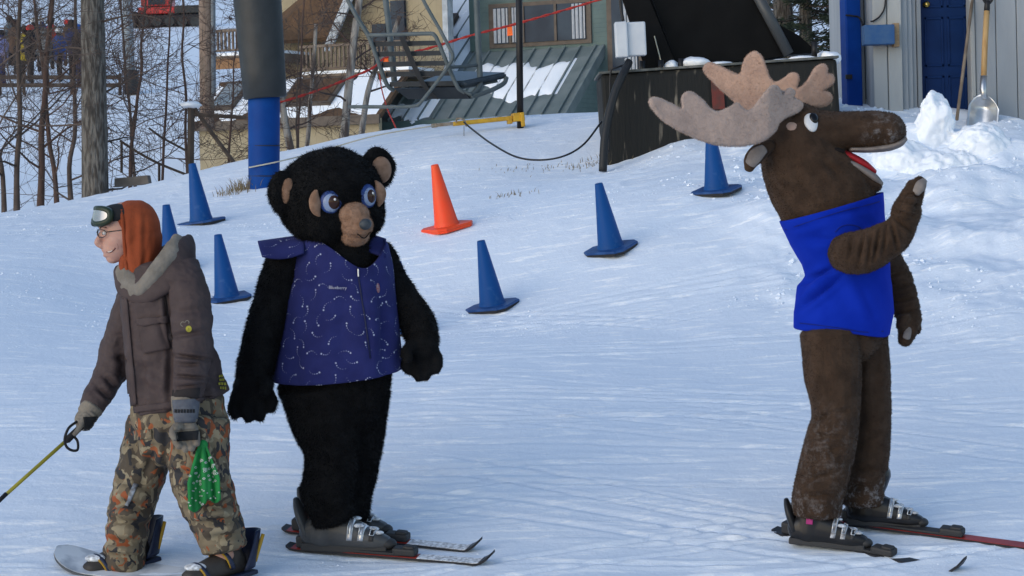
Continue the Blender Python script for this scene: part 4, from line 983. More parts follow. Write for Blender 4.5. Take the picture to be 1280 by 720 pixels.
# timber bits at the crest
m_tim = pm('dark_timber', (.045, .035, .03), .85, (.07, .055, .045), 8, bump=.3)
tp = empty('timber_frame', W(238, 222, 23.2), 'dark timber post with diagonal braces standing behind the crest', 'timber frame')
MB().tube([W(238, 226, 23.2), W(239, 135, 23.2)], .036, 6).build('post', m_tim, tp)
MB().tube([W(242, 134, 23.2), W(266, 168, 23.2), W(302, 216, 23.2)], .022, 6).build('brace', m_tim, tp)
MB().tube([W(236, 190, 23.3), W(202, 172, 23.3), W(186, 160, 23.3)], .012, 6).build('brace', m_tim, tp)
MB().tube([W(240, 143, 23.2), W(308, 147, 23.2)], .022, 6).build('beam', m_tim, tp)
blob('snow_cap', W(238, 131, 23.2), (.10, .10, .035), snow2, 3, tp)
hr = empty('hand_rail', W(200, 228, 23.5), 'thin dark hand rail with short posts behind the crest', 'rail')
MB().tube(curve_pts([W(150, 176, 23.5), W(175, 192, 23.5), W(200, 205, 23.5), W(232, 218, 23.5)], 4), .014, 6).build('rail', m_tim, hr)
for x, y in ((199, 204), (152, 178)): MB().tube([W(x, y, 23.5), W(x, y + 38, 23.5)], .014, 6).build('rail_post', m_tim, hr)
lb = MB(); lb.quadbox([W(143, 234, 22.8), W(186, 230, 22.8), W(184, 219, 22.8), W(143, 223, 22.8)], (0, 1, 0), .2); tag(lb.build('timber_beam', pm('weathered_beam', (.12, .10, .085), .9, (.17, .15, .13), 8), None, False, W(165, 232, 22.8)), 'short weathered timber beam lying beside the thick tree trunk', 'timber')
# far poles
up_ = empty('utility_pole', W(258, 140, 44), 'brown wooden utility pole in front of the small chalet balcony', 'pole')
MB().tube([W(259, 160, 44), W(257, -40, 44)], 9 / (FPX / 44), 12).build('pole', pm('pole_wood', (.22, .16, .125), .85, (.15, .115, .09), 6, stretch=(2, 2, .4)), up_, True)
MB().tube([W(267, 120, 43.9), W(266, -40, 43.9)], .045, 8).build('conduit', pm('conduit_grey', (.12, .14, .16), .5), up_, True)
TF = hit_terrain(163, 118)[1]
ft = empty('far_lift_tower', W(163, 118, TF), 'grey steel lift tower with dark padded foot on the far slope', 'lift tower')
MB().tube([W(163, 118, TF), W(158, -40, TF)], 6.5 / (FPX / TF), 12).build('tube', pm('steel_blue_grey', (.20, .24, .28), .5), ft, True)
MB().tube([W(165, 118, TF), W(164, 88, TF)], 9.5 / (FPX / TF), 12).build('foot_pad', m_grey, ft, True)
# barrier at the queue
BD = hit_terrain(70, 120)[1]
bq = empty('queue_barrier', W(70, 120, BD), 'low dark barrier in front of the skiers queueing', 'barrier')
for y in (96, 106):
    mb = MB(); mb.quadbox([W(-40, y + 3, BD), W(150, y + 3, BD), W(150, y - 2, BD), W(-40, y - 2, BD)], (0, 1, 0), .08); mb.build('board', m_tim, bq)
for x in range(-30, 151, 30): MB().tube([W(x, 122, BD + .1), W(x, 92, BD + .1)], .05, 6).build('barrier_post', m_tim, bq)
# skiers waiting far away
def far_person(px, row, d, cj, ct_, ch_, seed, label):
    rng = np.random.default_rng(seed); b = hit_terrain(px, row); e = empty('person', b, label, 'person', 'skiers queueing on the far slope'); h = 1.62 + .2 * rng.random(); s = h / 1.75; yw = rng.random() * 6.28
    A = lambda x, y, z: b + s * np.array([x * math.cos(yw) - y * math.sin(yw), x * math.sin(yw) + y * math.cos(yw), z])
    Lf = lambda rows: loft([(A(x, y, z), a, a * .85) for x, y, z, a in rows], 10, 3, (0, 1, 0))
    fused('body', [Lf([(0, 0, .85, .16), (0, 0, 1.1, .18), (0, 0, 1.35, .20), (0, 0, 1.45, .11)]), ellip(A(0, 0, 1.62), (.10, .11, .13)), Lf([(-.22, 0, 1.38, .07), (-.27, .08, 1.12, .06), (-.2, .25, .98, .05)]), Lf([(.22, 0, 1.38, .07), (.27, .08, 1.12, .06), (.2, .25, .98, .05)]),
        Lf([(-.1, 0, .9, .10), (-.11, .03, .5, .08), (-.11, 0, .08, .07)]), Lf([(.1, 0, .9, .10), (.11, .03, .5, .08), (.11, 0, .08, .07)])], .035, ct_, e, 2)
    fused('jacket', [Lf([(0, 0, .80, .19), (0, 0, 1.1, .20), (0, 0, 1.36, .22), (0, 0, 1.47, .13)]), Lf([(-.22, 0, 1.40, .085), (-.28, .08, 1.12, .075), (-.2, .24, 1.0, .06)]), Lf([(.22, 0, 1.40, .085), (.28, .08, 1.12, .075), (.2, .24, 1.0, .06)])], .035, cj, e, 2)
    mb = MB(); mb.add(*ellip(A(0, 0, 1.68), (.125, .13, .11))); mb.build('helmet', ch_, e, True)
cols = {'black': (.015, .015, .018), 'red': (.42, .03, .03), 'yellow': (.30, .24, .02), 'blue': (.02, .07, .25), 'navy': (.02, .03, .09), 'white': (.55, .58, .62), 'lilac': (.25, .25, .45), 'grey': (.10, .11, .12), 'brown': (.08, .05, .035)}
mc = {k: pm('far_cloth_' + k, v, .8) for k, v in cols.items()}
FP = [(66, 88, 74, 'red', 'black', 'black', 'skier in red jacket waiting in the far queue'), (33, 104, 70.5, 'yellow', 'black', 'black', 'skier in yellow jacket waiting in the far queue'), (76, 104, 70.2, 'blue', 'black', 'white', 'skier in bright blue jacket waiting in the far queue'),
 (4, 106, 70.3, 'lilac', 'navy', 'black', 'skier in lilac jacket waiting in the far queue'), (45, 92, 73, 'black', 'black', 'white', 'skier in black jacket with pale helmet in the far queue'), (20, 95, 72, 'brown', 'black', 'black', 'skier in brown jacket waiting in the far queue'),
 (58, 108, 70.0, 'grey', 'black', 'grey', 'skier in grey jacket with grey helmet in the far queue'), (92, 96, 72, 'navy', 'black', 'black', 'skier in navy jacket waiting in the far queue'), (-12, 98, 72, 'black', 'grey', 'black', 'skier in black jacket and grey trousers in the far queue'),
 (40, 106, 70.6, 'black', 'black', 'red', 'skier in black jacket with red helmet in the far queue'), (14, 84, 76, 'grey', 'black', 'black', 'skier in grey jacket with black helmet in the far queue'), (86, 84, 76, 'brown', 'brown', 'red', 'skier all in brown with red helmet in the far queue'), (54, 80, 78, 'navy', 'navy', 'white', 'skier all in navy with pale helmet in the far queue'), (100, 106, 70.2, 'black', 'navy', 'blue', 'skier in black jacket with blue helmet in the far queue')]
for i, (px, row, d, a, b_, c_, lab) in enumerate(FP): far_person(px, row, d, mc[a], mc[b_], mc[c_], i, lab)
# snowcat
d0 = hit_terrain(212, 34)[1]; sc_ = empty('snowcat', W(212, 33, d0), 'red snowcat with dark tracks parked on the far slope', 'snowcat'); ks = FPX / d0
m_sred = pm('snowcat_red', (.45, .03, .03), .4)
def sq(name, x0, x1, y0, y1, dep, mat, off=0, bev=.05):
    mb = MB(); a, b_ = W(x0, y1, d0 + off), W(x1, y0, d0 + off); mb.box(((a[0] + b_[0]) / 2, d0 + off + dep / 2, (a[2] + b_[2]) / 2), (abs(b_[0] - a[0]), dep, abs(b_[2] - a[2])), None, bev); return mb.build(name, mat, sc_)
for off in (0, 1.9):
    tr_ = sq('track', 172, 254, 17, 33, .7, m_ck, off, .2)
    for k2 in range(5):
        mb = MB(); c0 = W(180 + k2 * 16, 27, d0 + off - .03); mb.lathe([(0, 0), (.22, 0), (.24, .03), (.24, .08), (0, .08)], 14, c0, [(1, 0, 0), (0, 0, 1), (0, -1, 0)]); mb.build('wheel', m_grey, tr_)
sq('body', 172, 218, 8, 18, 2.0, m_sred, .3); sq('cab', 176, 212, -14, 8, 1.9, m_sred, .35); sq('cab_window', 185, 206, -10, 6, .05, m_glass, .32, .01); sq('engine_deck', 218, 252, 6, 17, 2.0, m_grey, .3)
sq('blade', 160, 170, 14, 34, 2.6, m_ck, .0)
# dry grass
m_grass = pm('dry_grass', (.26, .20, .11), .9, (.17, .13, .075), 20)
def tuft(px, row, n, hgt, spread, seed, label):
    rng = np.random.default_rng(seed); c0 = hit_ground(px, row, 15); mb = MB()
    for k in range(n):
        a = rng.normal(size=2) * spread; x, y = c0[0] + a[0], c0[1] + a[1] * .5; z = gz(x, y) - .01; l = hgt * (.4 + .8 * rng.random()); b_ = rng.normal(size=2) * .35
        P0 = np.array([x, y, z]); P1 = P0 + np.array([b_[0] * .4, b_[1] * .4, .6]) * l; P2 = P0 + np.array([b_[0], b_[1], .95]) * l; w = np.array([.0025, .001, 0])
        mb.add([P0 - w, P0 + w, P1 + w * .8, P1 - w * .8, P2], [(0, 1, 2, 3), (3, 2, 4)])
    tag(mb.build('dry_grass', m_grass, None, False, c0), label, 'grass', None, 'stuff')
tuft(303, 238, 80, .12, .07, 1, 'dry grass tuft beside the blue tower pad'); tuft(288, 243, 40, .08, .08, 5, 'thin dry grass left of the tower tuft'); tuft(735, 207, 90, .05, .16, 2, 'sparse dry grass at the foot of the black hose'); tuft(640, 245, 30, .05, .10, 3, 'few grass stems on the slope behind the orange cone'); tuft(655, 212, 40, .035, .2, 4, 'sparse stubble below the sagging cable')
ALB = .72
# ------------------------------------------------------------------ person in bear costume
m_fur = pm('black_fur', (.005, .005, .006), .9, (.009, .009, .010), 12, bump=.5, bscale=160, spec=.15, bdist=.006)
m_tan = pm('tan_plush', (.24, .135, .085), .9, (.33, .20, .135), 30, bump=.5, bscale=140, bdist=.004, sheen=.3)
m_vest = pm('navy_fleece', (.016, .020, .115), .95, (.022, .028, .145), 10, bump=.3, bscale=200, bdist=.003, sheen=.2)
m_star = pm('white_print', (.50, .54, .72), .8)
B = Fig((424, 690), 'person in a black bear costume wearing a navy star-print vest on skis', 'person')
J = B.J; px_ = 1 / B.s
phi = R(30); fv = np.array([math.sin(phi), -math.cos(phi), -.10]); fv /= np.linalg.norm(fv); rv = np.array([math.cos(phi), math.sin(phi), .12]); rv = rv - fv * rv.dot(fv); rv /= np.linalg.norm(rv); uv = np.cross(fv, rv)
HC = J(413, 246, 0); HA = [rv, fv, uv]
def HP(f, r, u): return HC + (fv * f + rv * r + uv * u) * px_
def he(f, r, u, rf, rr, ru, ax=None): return ellip(HP(f, r, u), (rr * px_, rf * px_, ru * px_), HA if ax is None else ax)
parts = [he(0, 0, 0, 62, 68, 61), he(14, 0, -22, 50, 62, 40), he(34, -24, -26, 26, 28, 26), he(34, 24, -26, 26, 28, 26), he(40, 0, 18, 20, 40, 22),
    # ears
    he(-2, 70, 26, 11, 25, 28), he(2, -62, 14, 12, 22, 30),
    B.limb([(424, 290, 0, 40), (422, 312, 0, 52, 46), (421, 345, 0, 58, 50), (421, 390, 0, 64, 54), (422, 440, 0, 68, 58), (421, 480, 0, 67, 58), (420, 505, 0, 60, 54)]),
    B.limb([(362, 318, -.04, 23), (352, 345, -.06, 25), (340, 382, -.07, 24), (329, 418, -.09, 24.5), (320, 452, -.11, 23), (315, 478, -.12, 21)]),
    B.limb([(474, 318, .06, 20), (487, 348, .06, 20), (505, 378, .04, 21), (522, 404, .0, 22.5), (529, 428, -.03, 20)]),
    B.limb([(404, 490, -.05, 52, 50), (409, 530, -.06, 45, 44), (415, 562, -.06, 34, 38), (413, 592, -.06, 33, 36), (411, 615, -.07, 32, 34), (416, 636, -.07, 29, 31), (420, 648, -.07, 29, 30)], ck=.2),
    B.limb([(452, 490, .1, 36, 40), (453, 530, .1, 30, 36), (449, 570, .1, 26, 32), (442, 610, .1, 25, 30), (437, 642, .1, 24, 28)], ck=.2),
    B.ball(357, 486, .08, 9, 14, 12), B.ball(384, 612, -.04, 8, 15, 14)]
# paws with fingers and thumb
parts += [B.ball(312, 486, -.12, 21, 20, 15), B.limb([(298, 492, -.12, 9), (291, 510, -.14, 7.5), (295, 520, -.15, 6)]), B.limb([(308, 496, -.13, 9), (308, 514, -.15, 7.5), (311, 525, -.16, 6)]),
    B.limb([(320, 494, -.12, 9), (325, 512, -.14, 7.5), (324, 522, -.15, 6)]), B.limb([(328, 482, -.12, 8.5), (339, 499, -.14, 7), (338, 511, -.15, 6)]), B.limb([(325, 474, -.14, 9), (333, 480, -.2, 8), (330, 490, -.22, 7)])]
parts += [B.ball(527, 435, -.04, 19, 20, 14), B.limb([(516, 442, -.04, 8.5), (508, 455, -.06, 7), (512, 464, -.07, 6)]), B.limb([(524, 448, -.05, 8.5), (520, 464, -.07, 7), (524, 473, -.08, 6)]),
    B.limb([(533, 448, -.04, 8.5), (535, 462, -.06, 7), (532, 472, -.07, 6)]), B.limb([(541, 440, -.03, 8.5), (547, 452, -.05, 7), (544, 463, -.06, 6)]), B.limb([(516, 430, -.08, 8), (509, 440, -.11, 8), (510, 449, -.13, 6.5)])]
def fur_post(V, Nn): return V + Nn * (.007 * fbm(V * 22, 3, 3) + .006 * fbm(V * np.array([9, 9, 5]), 2, 8))[:, None]
body = fused('body', parts, .010, m_fur, B.root, 5, fur_post)
hands = [J(314, 497, -.14), J(526, 452, -.06)]
blades('fur_pile', body, 150000, .014, .0028, m_fur, body, (0, 0, -1), 1, 1.0, lambda P: np.minimum(np.linalg.norm(P - hands[0], axis=1), np.linalg.norm(P - hands[1], axis=1)) > .115)
blades('paw_pile', body, 90000, .007, .003, m_fur, body, (0, 0, -1), 2, .75, lambda P: np.minimum(np.linalg.norm(P - hands[0], axis=1), np.linalg.norm(P - hands[1], axis=1)) <= .115)
# muzzle, nose, eyes, brow patches, ears
def mz_post(V, Nn): return V + Nn * (.0025 * fbm(V * 60, 3, 5))[:, None]
mz = fused('muzzle', [he(58, 0, -18, 26, 20, 17), he(66, 0, -30, 27, 19, 16), he(60, 0, -44, 20, 17, 12)], .004, m_tan, B.root, 3, mz_post)
blades('muzzle_pile', mz, 5000, .006, .002, m_tan, mz, (0, 0, -1), 2)
mb = MB(); mb.add(*he(92, 0, -26, 6, 8, 7)); mb.build('nose', pm('grey_nose', (.035, .045, .055), .5, (.07, .08, .09), 60), mz, True)
mb = MB(); mb.tube([HP(87.5, -1 + q * 9, -40 - 3.5 * math.cos(q * 2.6)) for q in np.linspace(-1, 1, 9)], .0025, 6); mb.build('mouth_line', m_fur, mz)
m_ebl = pm('eye_blue', (.03, .07, .26), .4); m_ewh = pm('eye_pale', (.28, .36, .55), .3); m_ebr = pm('eye_brown', (.045, .018, .012), .15); m_ehi = pm('eye_spark', (.8, .8, .8), .3)
def disc_eye(f, r, u, side):
    nrm = fv * .93 + rv * .26 * side + uv * .05; nrm /= np.linalg.norm(nrm); x = np.cross(uv, nrm); x /= np.linalg.norm(x); z = np.cross(nrm, x); A = [x, nrm, z]; c0 = HP(f, r, u)
    def dd(rad, hgt, off, nm, mat, par, ox=0, oz=0):
        mb = MB(); mb.add(*ellip(c0 + nrm * off * px_ + x * ox * px_ + z * oz * px_, (rad * px_, hgt * px_, rad * px_ * 1.1), A, 24, 12)); return mb.build(nm, mat, par, True)
    e = dd(14.4, 6, -1.5, 'eye', m_ebl, B.root); dd(11.6, 5.4, .2, 'eyeball', m_ewh, e, .5 * side, -.6); dd(8.4, 4.2, 2.4, 'iris', m_ebr, e, 1.5, -.5); dd(1.6, 1.4, 5.8, 'glint', m_ehi, e, 3.5, 3)
    return e
disc_eye(55, -25, 2, -1); disc_eye(55, 25, 2, 1)
for s_ in (-1, 1):
    pts = [HP(50 - 3 * abs(q), s_ * (41 + 4 * (1 - q * q)), 2 + 15 * q) for q in np.linspace(-1, 1, 9)]
    mb = MB(); mb.add(*loft([(p_, (2 + 6 * (1 - q * q)) * px_, 5 * px_) for p_, q in zip(pts, np.linspace(-1, 1, 9))], 12, 2, fv)); mb.build('brow_patch', m_tan, B.root, True)
mb = MB(); mb.add(*ellip(HP(8, 70, 25), (14 * px_, 7 * px_, 17 * px_), HA)); mb.build('inner_ear', m_tan, B.root, True)
mb = MB(); mb.add(*ellip(HP(11.5, -60, 14), (12 * px_, 7 * px_, 19 * px_), HA)); mb.build('inner_ear', m_tan, B.root, True)
# vest
def v_top(th): return 297 + 38 * math.exp(-(((math.degrees(th) + 180 - 62) % 360 - 180) / 36) ** 2)
def v_bot(th): return 467 - 8 * math.cos(th) + 13 * math.sin(th)
def v_fold(th, v): return .022 * v ** 1.5 * math.sin(th * 7 + .6) + .014 * v * math.sin(th * 12 + 2 * v) + .006 * math.sin(th * 5 + 6 * v)
def v_post(V, Nn):
    return V + Nn * (creases(V, Nn, [(446, 336, 456, 400, 2.2, .004), (456, 400, 466, 474, 2.2, .004), (395, 330, 380, 420, 7, .006), (470, 330, 485, 440, 6, .008), (430, 360, 425, 470, 9, .006), (480, 380, 478, 462, 6, .008)]) + .004 * fbm(V * np.array([14, 14, 6]), 2, 9))[:, None]
vest = B.shell('vest', [(285, 424, 42, 40), (305, 424, 60, 52), (330, 424, 65, 57), (370, 423, 70, 60), (420, 423, 75, 65), (455, 422, 80, 70), (485, 421, 82, 73)], v_top, v_bot, m_vest, 130, 50, .009, v_post, None, v_fold)
def cap_sleeve(fn):
    V = []; nu, nv = 16, 22
    for j in range(nv + 1):
        for i in range(nu + 1): V.append(fn(i / nu, j / nv * 2 - 1))
    F = [(j * (nu + 1) + i, j * (nu + 1) + i + 1, (j + 1) * (nu + 1) + i + 1, (j + 1) * (nu + 1) + i) for j in range(nv) for i in range(nu)]
    o = mesh_obj('cap_sleeve', V, F, m_vest, vest, True); o.modifiers.new('t', 'SOLIDIFY').thickness = .010; return o
sl_ = cap_sleeve(lambda u, v: B.J(380 - 58 * u + 6 * v * v * u, 293 + 8 * u + (22 - 4 * u) * v * v + (5 * math.sin(u * 3.1)) * (v > 0) * v, -.03 - (.15 + .02 * u) * v))
sl2 = cap_sleeve(lambda u, v: B.J(458 + 24 * u, 293 + 8 * u + 22 * v * v, .04 - .13 * v))
def star_print(src_list, parent, count, seed):
    rng = np.random.default_rng(seed); mb = MB()
    for src, cnt in src_list:
        b = bvh_world(src); dg = bpy.context.evaluated_depsgraph_get(); me = src.data; off = np.array(parent_loc(src))
        V = np.array([v.co for v in me.vertices]) + off; Nn = np.array([v.vector for v in me.vertex_normals]); chosen = []
        for i in rng.permutation(len(V)):
            if all(np.linalg.norm(V[i] - q) > .057 for q in chosen): chosen.append(V[i])
            else: continue
            if len(chosen) > cnt: break
            n = Nn[i]; t = np.cross(n, (0, 0, 1)); t /= np.linalg.norm(t) + 1e-9; w = np.cross(t, n); ang = rng.random() * 6.28; bend = rng.choice([-1, 1]) * (14 + 8 * rng.random())
            t, w = t * math.cos(ang) + w * math.sin(ang), -t * math.sin(ang) + w * math.cos(ang)
            for k2 in range(6):
                x = -.024 + k2 * .0098; y = bend * x * x; r = (.0011, .0013, .0016, .0021, .0040, .0060)[k2]; npt = 6 if k2 < 4 else 10
                pv = []
                for a in range(npt):
                    q = 2 * math.pi * a / npt + ang; rr = r if k2 < 4 else (r if a % 2 == 0 else r * .45)
                    p = V[i] + t * (x + rr * math.cos(q)) + w * (y + rr * math.sin(q)) + n * .02
                    h = b.find_nearest(Vector(p))
                    nn = np.array(h[1]); nn = nn if nn.dot(n) > 0 else -nn
                    pv.append(np.array(h[0]) + nn * .0022)
                cen = sum(pv) / npt
                mb.add([cen] + pv, [(0, 1 + a, 1 + (a + 1) % npt) for a in range(npt)])
    return tag(mb.build('star_print', m_star, parent), None, None, None, 'stuff')
star_print([(vest, 420), (sl_, 16), (sl2, 10)], vest, 0, 4)
blades('fleece_pile', vest, 50000, .004, .0022, m_vest, vest, (0, 0, -1), 10, .6)
vb = bvh_world(vest)
text_on('name_lettering', vb, 'Blueberry', 411, 361, 4.2, pm('white_thread', (.5, .5, .6), .8), vest, R(-2), .006)
zp = MB(); zpts = [stick(vb, x, y) for x, y in ((446, 334), (447.5, 342), (449, 352), (452, 372), (455, 392), (459, 420), (463, 448), (466, 474))]
zp.tube([h + n * .002 for h, n in zpts if h is not None], .0035, 6); zp.build('zip', pm('navy_zip', (.01, .015, .06), .5), vest, True)
mb = MB(); h, n = stick(vb, 447, 341); mb.box(h + n * .007, (.006, .004, .035), None, .001); mb.build('zip_pull', m_silver, vest)
h, n = stick(vb, 472, 360)
if h is not None:
    x_ = np.cross((0, 0, 1), n); x_ /= np.linalg.norm(x_); mb = MB(); mb.add(*ellip(h + n * .003, (.011, .003, .022), [x_, n, np.cross(n, x_)])); mb.build('pin_badge', pm('red_pin', (.30, .05, .05), .4, (.35, .3, .35), 60), vest, True)
# boots and skis
m_bg = pm('grey_boot_shell', (.055, .058, .062), .38, (.08, .083, .088), 9, bump=.05)
m_rbadge = pm('red_badge', (.5, .03, .03), .5)
ski_boot(B.root, W(380, 686, B.D - .02), W(484, 691, B.D - .10), B.D, m_bg, m_silver, m_rbadge)
ski_boot(B.root, W(384, 668, B.D + .22), W(480, 672, B.D + .14), B.D, m_bg, m_silver, m_rbadge)
m_skr = pm('red_white_ski_top', (.50, .05, .035), .35, (.40, .04, .03), 2.6, 3)
m_skd = pm('ski_edge_dark', (.03, .03, .035), .45)
def on_ground(px, py, lift=.0): p = hit_ground(px, py); p[2] = float(zg(p[0], p[1])[0]) + lift; return p
ski(on_ground(360, 686, -.004), on_ground(618, 707, -.006), None, 'red and white ski under the near boot of the bear costume', m_skr, m_skd, .36, 'skis under the bear costume', B.D, tipmat=m_skd)
ski(on_ground(355, 664, -.004), on_ground(602, 689, -.006), None, 'red and white ski under the far boot of the bear costume', m_skr, m_skd, .36, 'skis under the bear costume', B.D, tipmat=m_skd)

# ------------------------------------------------------------------ person in moose costume
m_moose = pm('brown_plush', (.046, .027, .017), .95, (.070, .042, .027), 14, bump=.45, bscale=150, bdist=.005, sheen=.35, spec=.2)
nt = m_moose.node_tree; bsd = nt.nodes['Principled BSDF']     # snow caught in the plush of the trouser legs and the nose
def dust(nt, bsd, spots):
    tc = nt.nodes.new('ShaderNodeTexCoord'); old = bsd.inputs['Base Color'].links[0].from_socket; acc = None
    for (c0, rad, amt) in spots:
        v = nt.nodes.new('ShaderNodeVectorMath'); v.operation = 'DISTANCE'; v.inputs[1].default_value = tuple(c0); nt.links.new(tc.outputs['Object'], v.inputs[0])
        mr = nt.nodes.new('ShaderNodeMapRange'); mr.inputs[1].default_value = 0; mr.inputs[2].default_value = rad; mr.inputs[3].default_value = amt; mr.inputs[4].default_value = 0; nt.links.new(v.outputs['Value'], mr.inputs[0])
        if acc is None: acc = mr.outputs[0]
        else:
            ad = nt.nodes.new('ShaderNodeMath'); ad.operation = 'MAXIMUM'; nt.links.new(acc, ad.inputs[0]); nt.links.new(mr.outputs[0], ad.inputs[1]); acc = ad.outputs[0]
    n = nt.nodes.new('ShaderNodeTexNoise'); n.inputs['Scale'].default_value = 26; n.inputs['Detail'].default_value = 8; n.inputs['Roughness'].default_value = .75; nt.links.new(tc.outputs['Object'], n.inputs['Vector'])
    r = nt.nodes.new('ShaderNodeMapRange'); r.inputs[1].default_value = .5; r.inputs[2].default_value = .72; nt.links.new(n.outputs['Fac'], r.inputs[0])
    mu = nt.nodes.new('ShaderNodeMath'); mu.operation = 'MULTIPLY'; nt.links.new(acc, mu.inputs[0]); nt.links.new(r.outputs[0], mu.inputs[1])
    mx = nt.nodes.new('ShaderNodeMixRGB'); mx.inputs[2].default_value = (.42, .42, .44, 1); nt.links.new(mu.outputs[0], mx.inputs[0]); nt.links.new(old, mx.inputs[1]); nt.links.new(mx.outputs[0], bsd.inputs['Base Color'])
M = Fig((1040, 676), 'person in a brown moose costume with plush antlers and royal blue vest on skis', 'person')
J = M.J; px_ = 1 / M.s; ro = np.array(M.p)
dust(nt, bsd, [(J(1022, 652, 0) - ro, .28, 1.7), (J(1078, 638, .1) - ro, .22, 1.8), (J(1025, 560, -.12) - ro, .26, .30), (J(1106, 168, -.08) - ro, .13, .75)])
parts = [M.limb([(1056, 330, 0, 32, 32), (1046, 288, 0, 50, 44), (1034, 252, 0, 61, 54), (1013, 222, 0, 57, 54), (1000, 196, 0, 50, 50), (998, 172, 0, 43, 46), (1004, 153, 0, 30, 34)]),
    M.limb([(996, 172, 0, 34, 40), (1020, 166, 0, 29, 38), (1048, 164, 0, 24.5, 34), (1075, 163, 0, 24, 34), (1100, 163, 0, 24, 36), (1116, 166, 0, 18, 32)]),
    M.ball(1108, 164, 0, 24, 24, 37),
    M.limb([(1010, 205, 0, 30, 42), (1042, 212, 0, 20, 37), (1066, 220.5, 0, 15.5, 32), (1084, 228, 0, 11, 27), (1096, 232, 0, 7, 20)]),
    M.limb([(1052, 300, 0, 40, 38), (1063, 340, 0, 30, 30), (1057, 385, 0, 44, 38), (1054, 420, 0, 50, 44)]),
    M.limb([(1052, 312, -.08, 24), (1062, 316, -.20, 26), (1082, 314, -.25, 26.5), (1103, 304, -.28, 24), (1119, 293, -.29, 21.5), (1129, 278, -.29, 17.5), (1133, 264, -.29, 18.5), (1137, 252, -.29, 15.5), (1142, 240, -.29, 13)]),
    M.limb([(1095, 310, .14, 22), (1118, 338, .19, 18), (1127, 362, .19, 18), (1133, 385, .17, 18), (1138, 400, .15, 15)]),
    M.limb([(1038, 415, -.07, 38, 42), (1041, 465, -.08, 36, 40), (1045, 515, -.09, 30, 35), (1039, 550, -.09, 32, 36), (1030, 590, -.09, 33, 36), (1022, 622, -.09, 31.5, 35), (1021, 642, -.09, 31, 34)], ck=.2),
    M.limb([(1082, 415, .08, 27, 36), (1088, 475, .1, 25, 34), (1090, 530, .1, 24, 32), (1085, 575, .1, 26, 32), (1079, 605, .1, 27, 32), (1078, 628, .1, 27, 31)], ck=.2),
    # mitts: two hoof fingers and a thumb each
    M.limb([(1140, 246, -.29, 13), (1145, 236, -.29, 12), (1151, 227, -.28, 8)]), M.limb([(1140, 240, -.25, 11), (1141, 232, -.24, 9)]), M.limb([(1132, 268, -.34, 9), (1136, 256, -.37, 8), (1140, 248, -.37, 7)]),
    M.limb([(1137, 402, .14, 14), (1134, 415, .12, 12), (1131, 426, .11, 9)]), M.limb([(1140, 400, .16, 11), (1144, 412, .16, 8)]), M.limb([(1130, 398, .10, 9), (1126, 408, .08, 7)])]
mo_cr = [(1016, 525, 1066, 512, 4, .014), (1012, 545, 1055, 548, 4, .010), (1005, 572, 1048, 560, 5, .012), (1000, 600, 1050, 592, 5, .010), (996, 622, 1045, 618, 4, .010), (1025, 430, 1040, 500, 6, .008),
    (1085, 545, 1108, 540, 4, .010), (1066, 585, 1104, 590, 4, .012), (1062, 606, 1100, 612, 4, .010), (1096, 430, 1094, 500, 6, .008),
    (1066, 290, 1060, 330, 2.2, .008), (1080, 290, 1072, 334, 2.2, .011), (1090, 292, 1084, 336, 2.0, .008), (1100, 284, 1092, 326, 2.2, .012), (1108, 282, 1104, 322, 2.0, .008), (1114, 276, 1122, 312, 2.2, .013), (1116, 270, 1140, 290, 2.2, .014), (1116, 262, 1146, 272, 2.0, .012), (1122, 250, 1150, 258, 2.0, .013), (1130, 243, 1150, 246, 2.0, .008),
    (1110, 346, 1136, 338, 2.2, .010), (1114, 362, 1142, 354, 2.2, .011), (1116, 378, 1148, 370, 2.2, .012), (1120, 392, 1150, 386, 2.2, .010), (1030, 200, 1052, 222, 5, .008), (960, 232, 1030, 258, 8, .006), (990, 195, 1000, 235, 8, .006)]
def mo_post(V, Nn): return V + Nn * (.7 * creases(V, Nn, mo_cr) * (1 + .8 * fbm(V * 14, 2, 36)) + .004 * fbm(V * 15, 3, 31) + .0016 * fbm(V * 60, 2, 33))[:, None]
mbody = fused('body', parts, .0065, m_moose, M.root, 4, mo_post)
blades('plush_pile', mbody, 90000, .006, .003, m_moose, mbody, (0, 0, -1), 5, .6)
mbv = bvh_world(mbody)
m_gl = pm('pale_grey_plush', (.30, .26, .24), .9, (.22, .19, .18), 20, bump=.3, bscale=120, bdist=.004)
m_pink = pm('antler_plush', (.54, .36, .28), .92, (.44, .29, .23), 9, bump=.4, bscale=90, bdist=.005, sheen=.3)
m_shadedp = pm('shaded_antler_plush', (.53, .405, .35), .92, (.43, .33, .29), 8, bump=.4, bscale=90, bdist=.005, sheen=.3)  # same plush for the near antler, its shade put into the greyer colour
m_tong = pm('red_tongue', (.42, .012, .02), .6, (.36, .012, .02), 12)
m_dark = pm('dark_mouth', (.012, .008, .008), .9)
mb = MB(); mb.add(*M.limb([(1040, 194, 0, 5, 33), (1056, 203, 0, 6, 33), (1074, 212, 0, 7, 31), (1090, 223, 0, 7, 27), (1099, 230, 0, 5, 18)], 18, 5)); lip = mb.build('lower_lip', m_gl, M.root, True)
mb = MB(); mb.add(*M.limb([(1044, 189, 0, 5, 18), (1060, 196, 0, 6.5, 26), (1078, 206, 0, 6.5, 27), (1091, 215, 0, 4.5, 20)], 18, 5)); mb.build('tongue', m_tong, M.root, True)
mb = MB(); mb.add(*M.limb([(1020, 186, 0, 9, 32), (1036, 188, 0, 7, 34), (1050, 190, 0, 5, 31)], 16, 4)); mb.build('mouth_lining', m_dark, M.root, True)
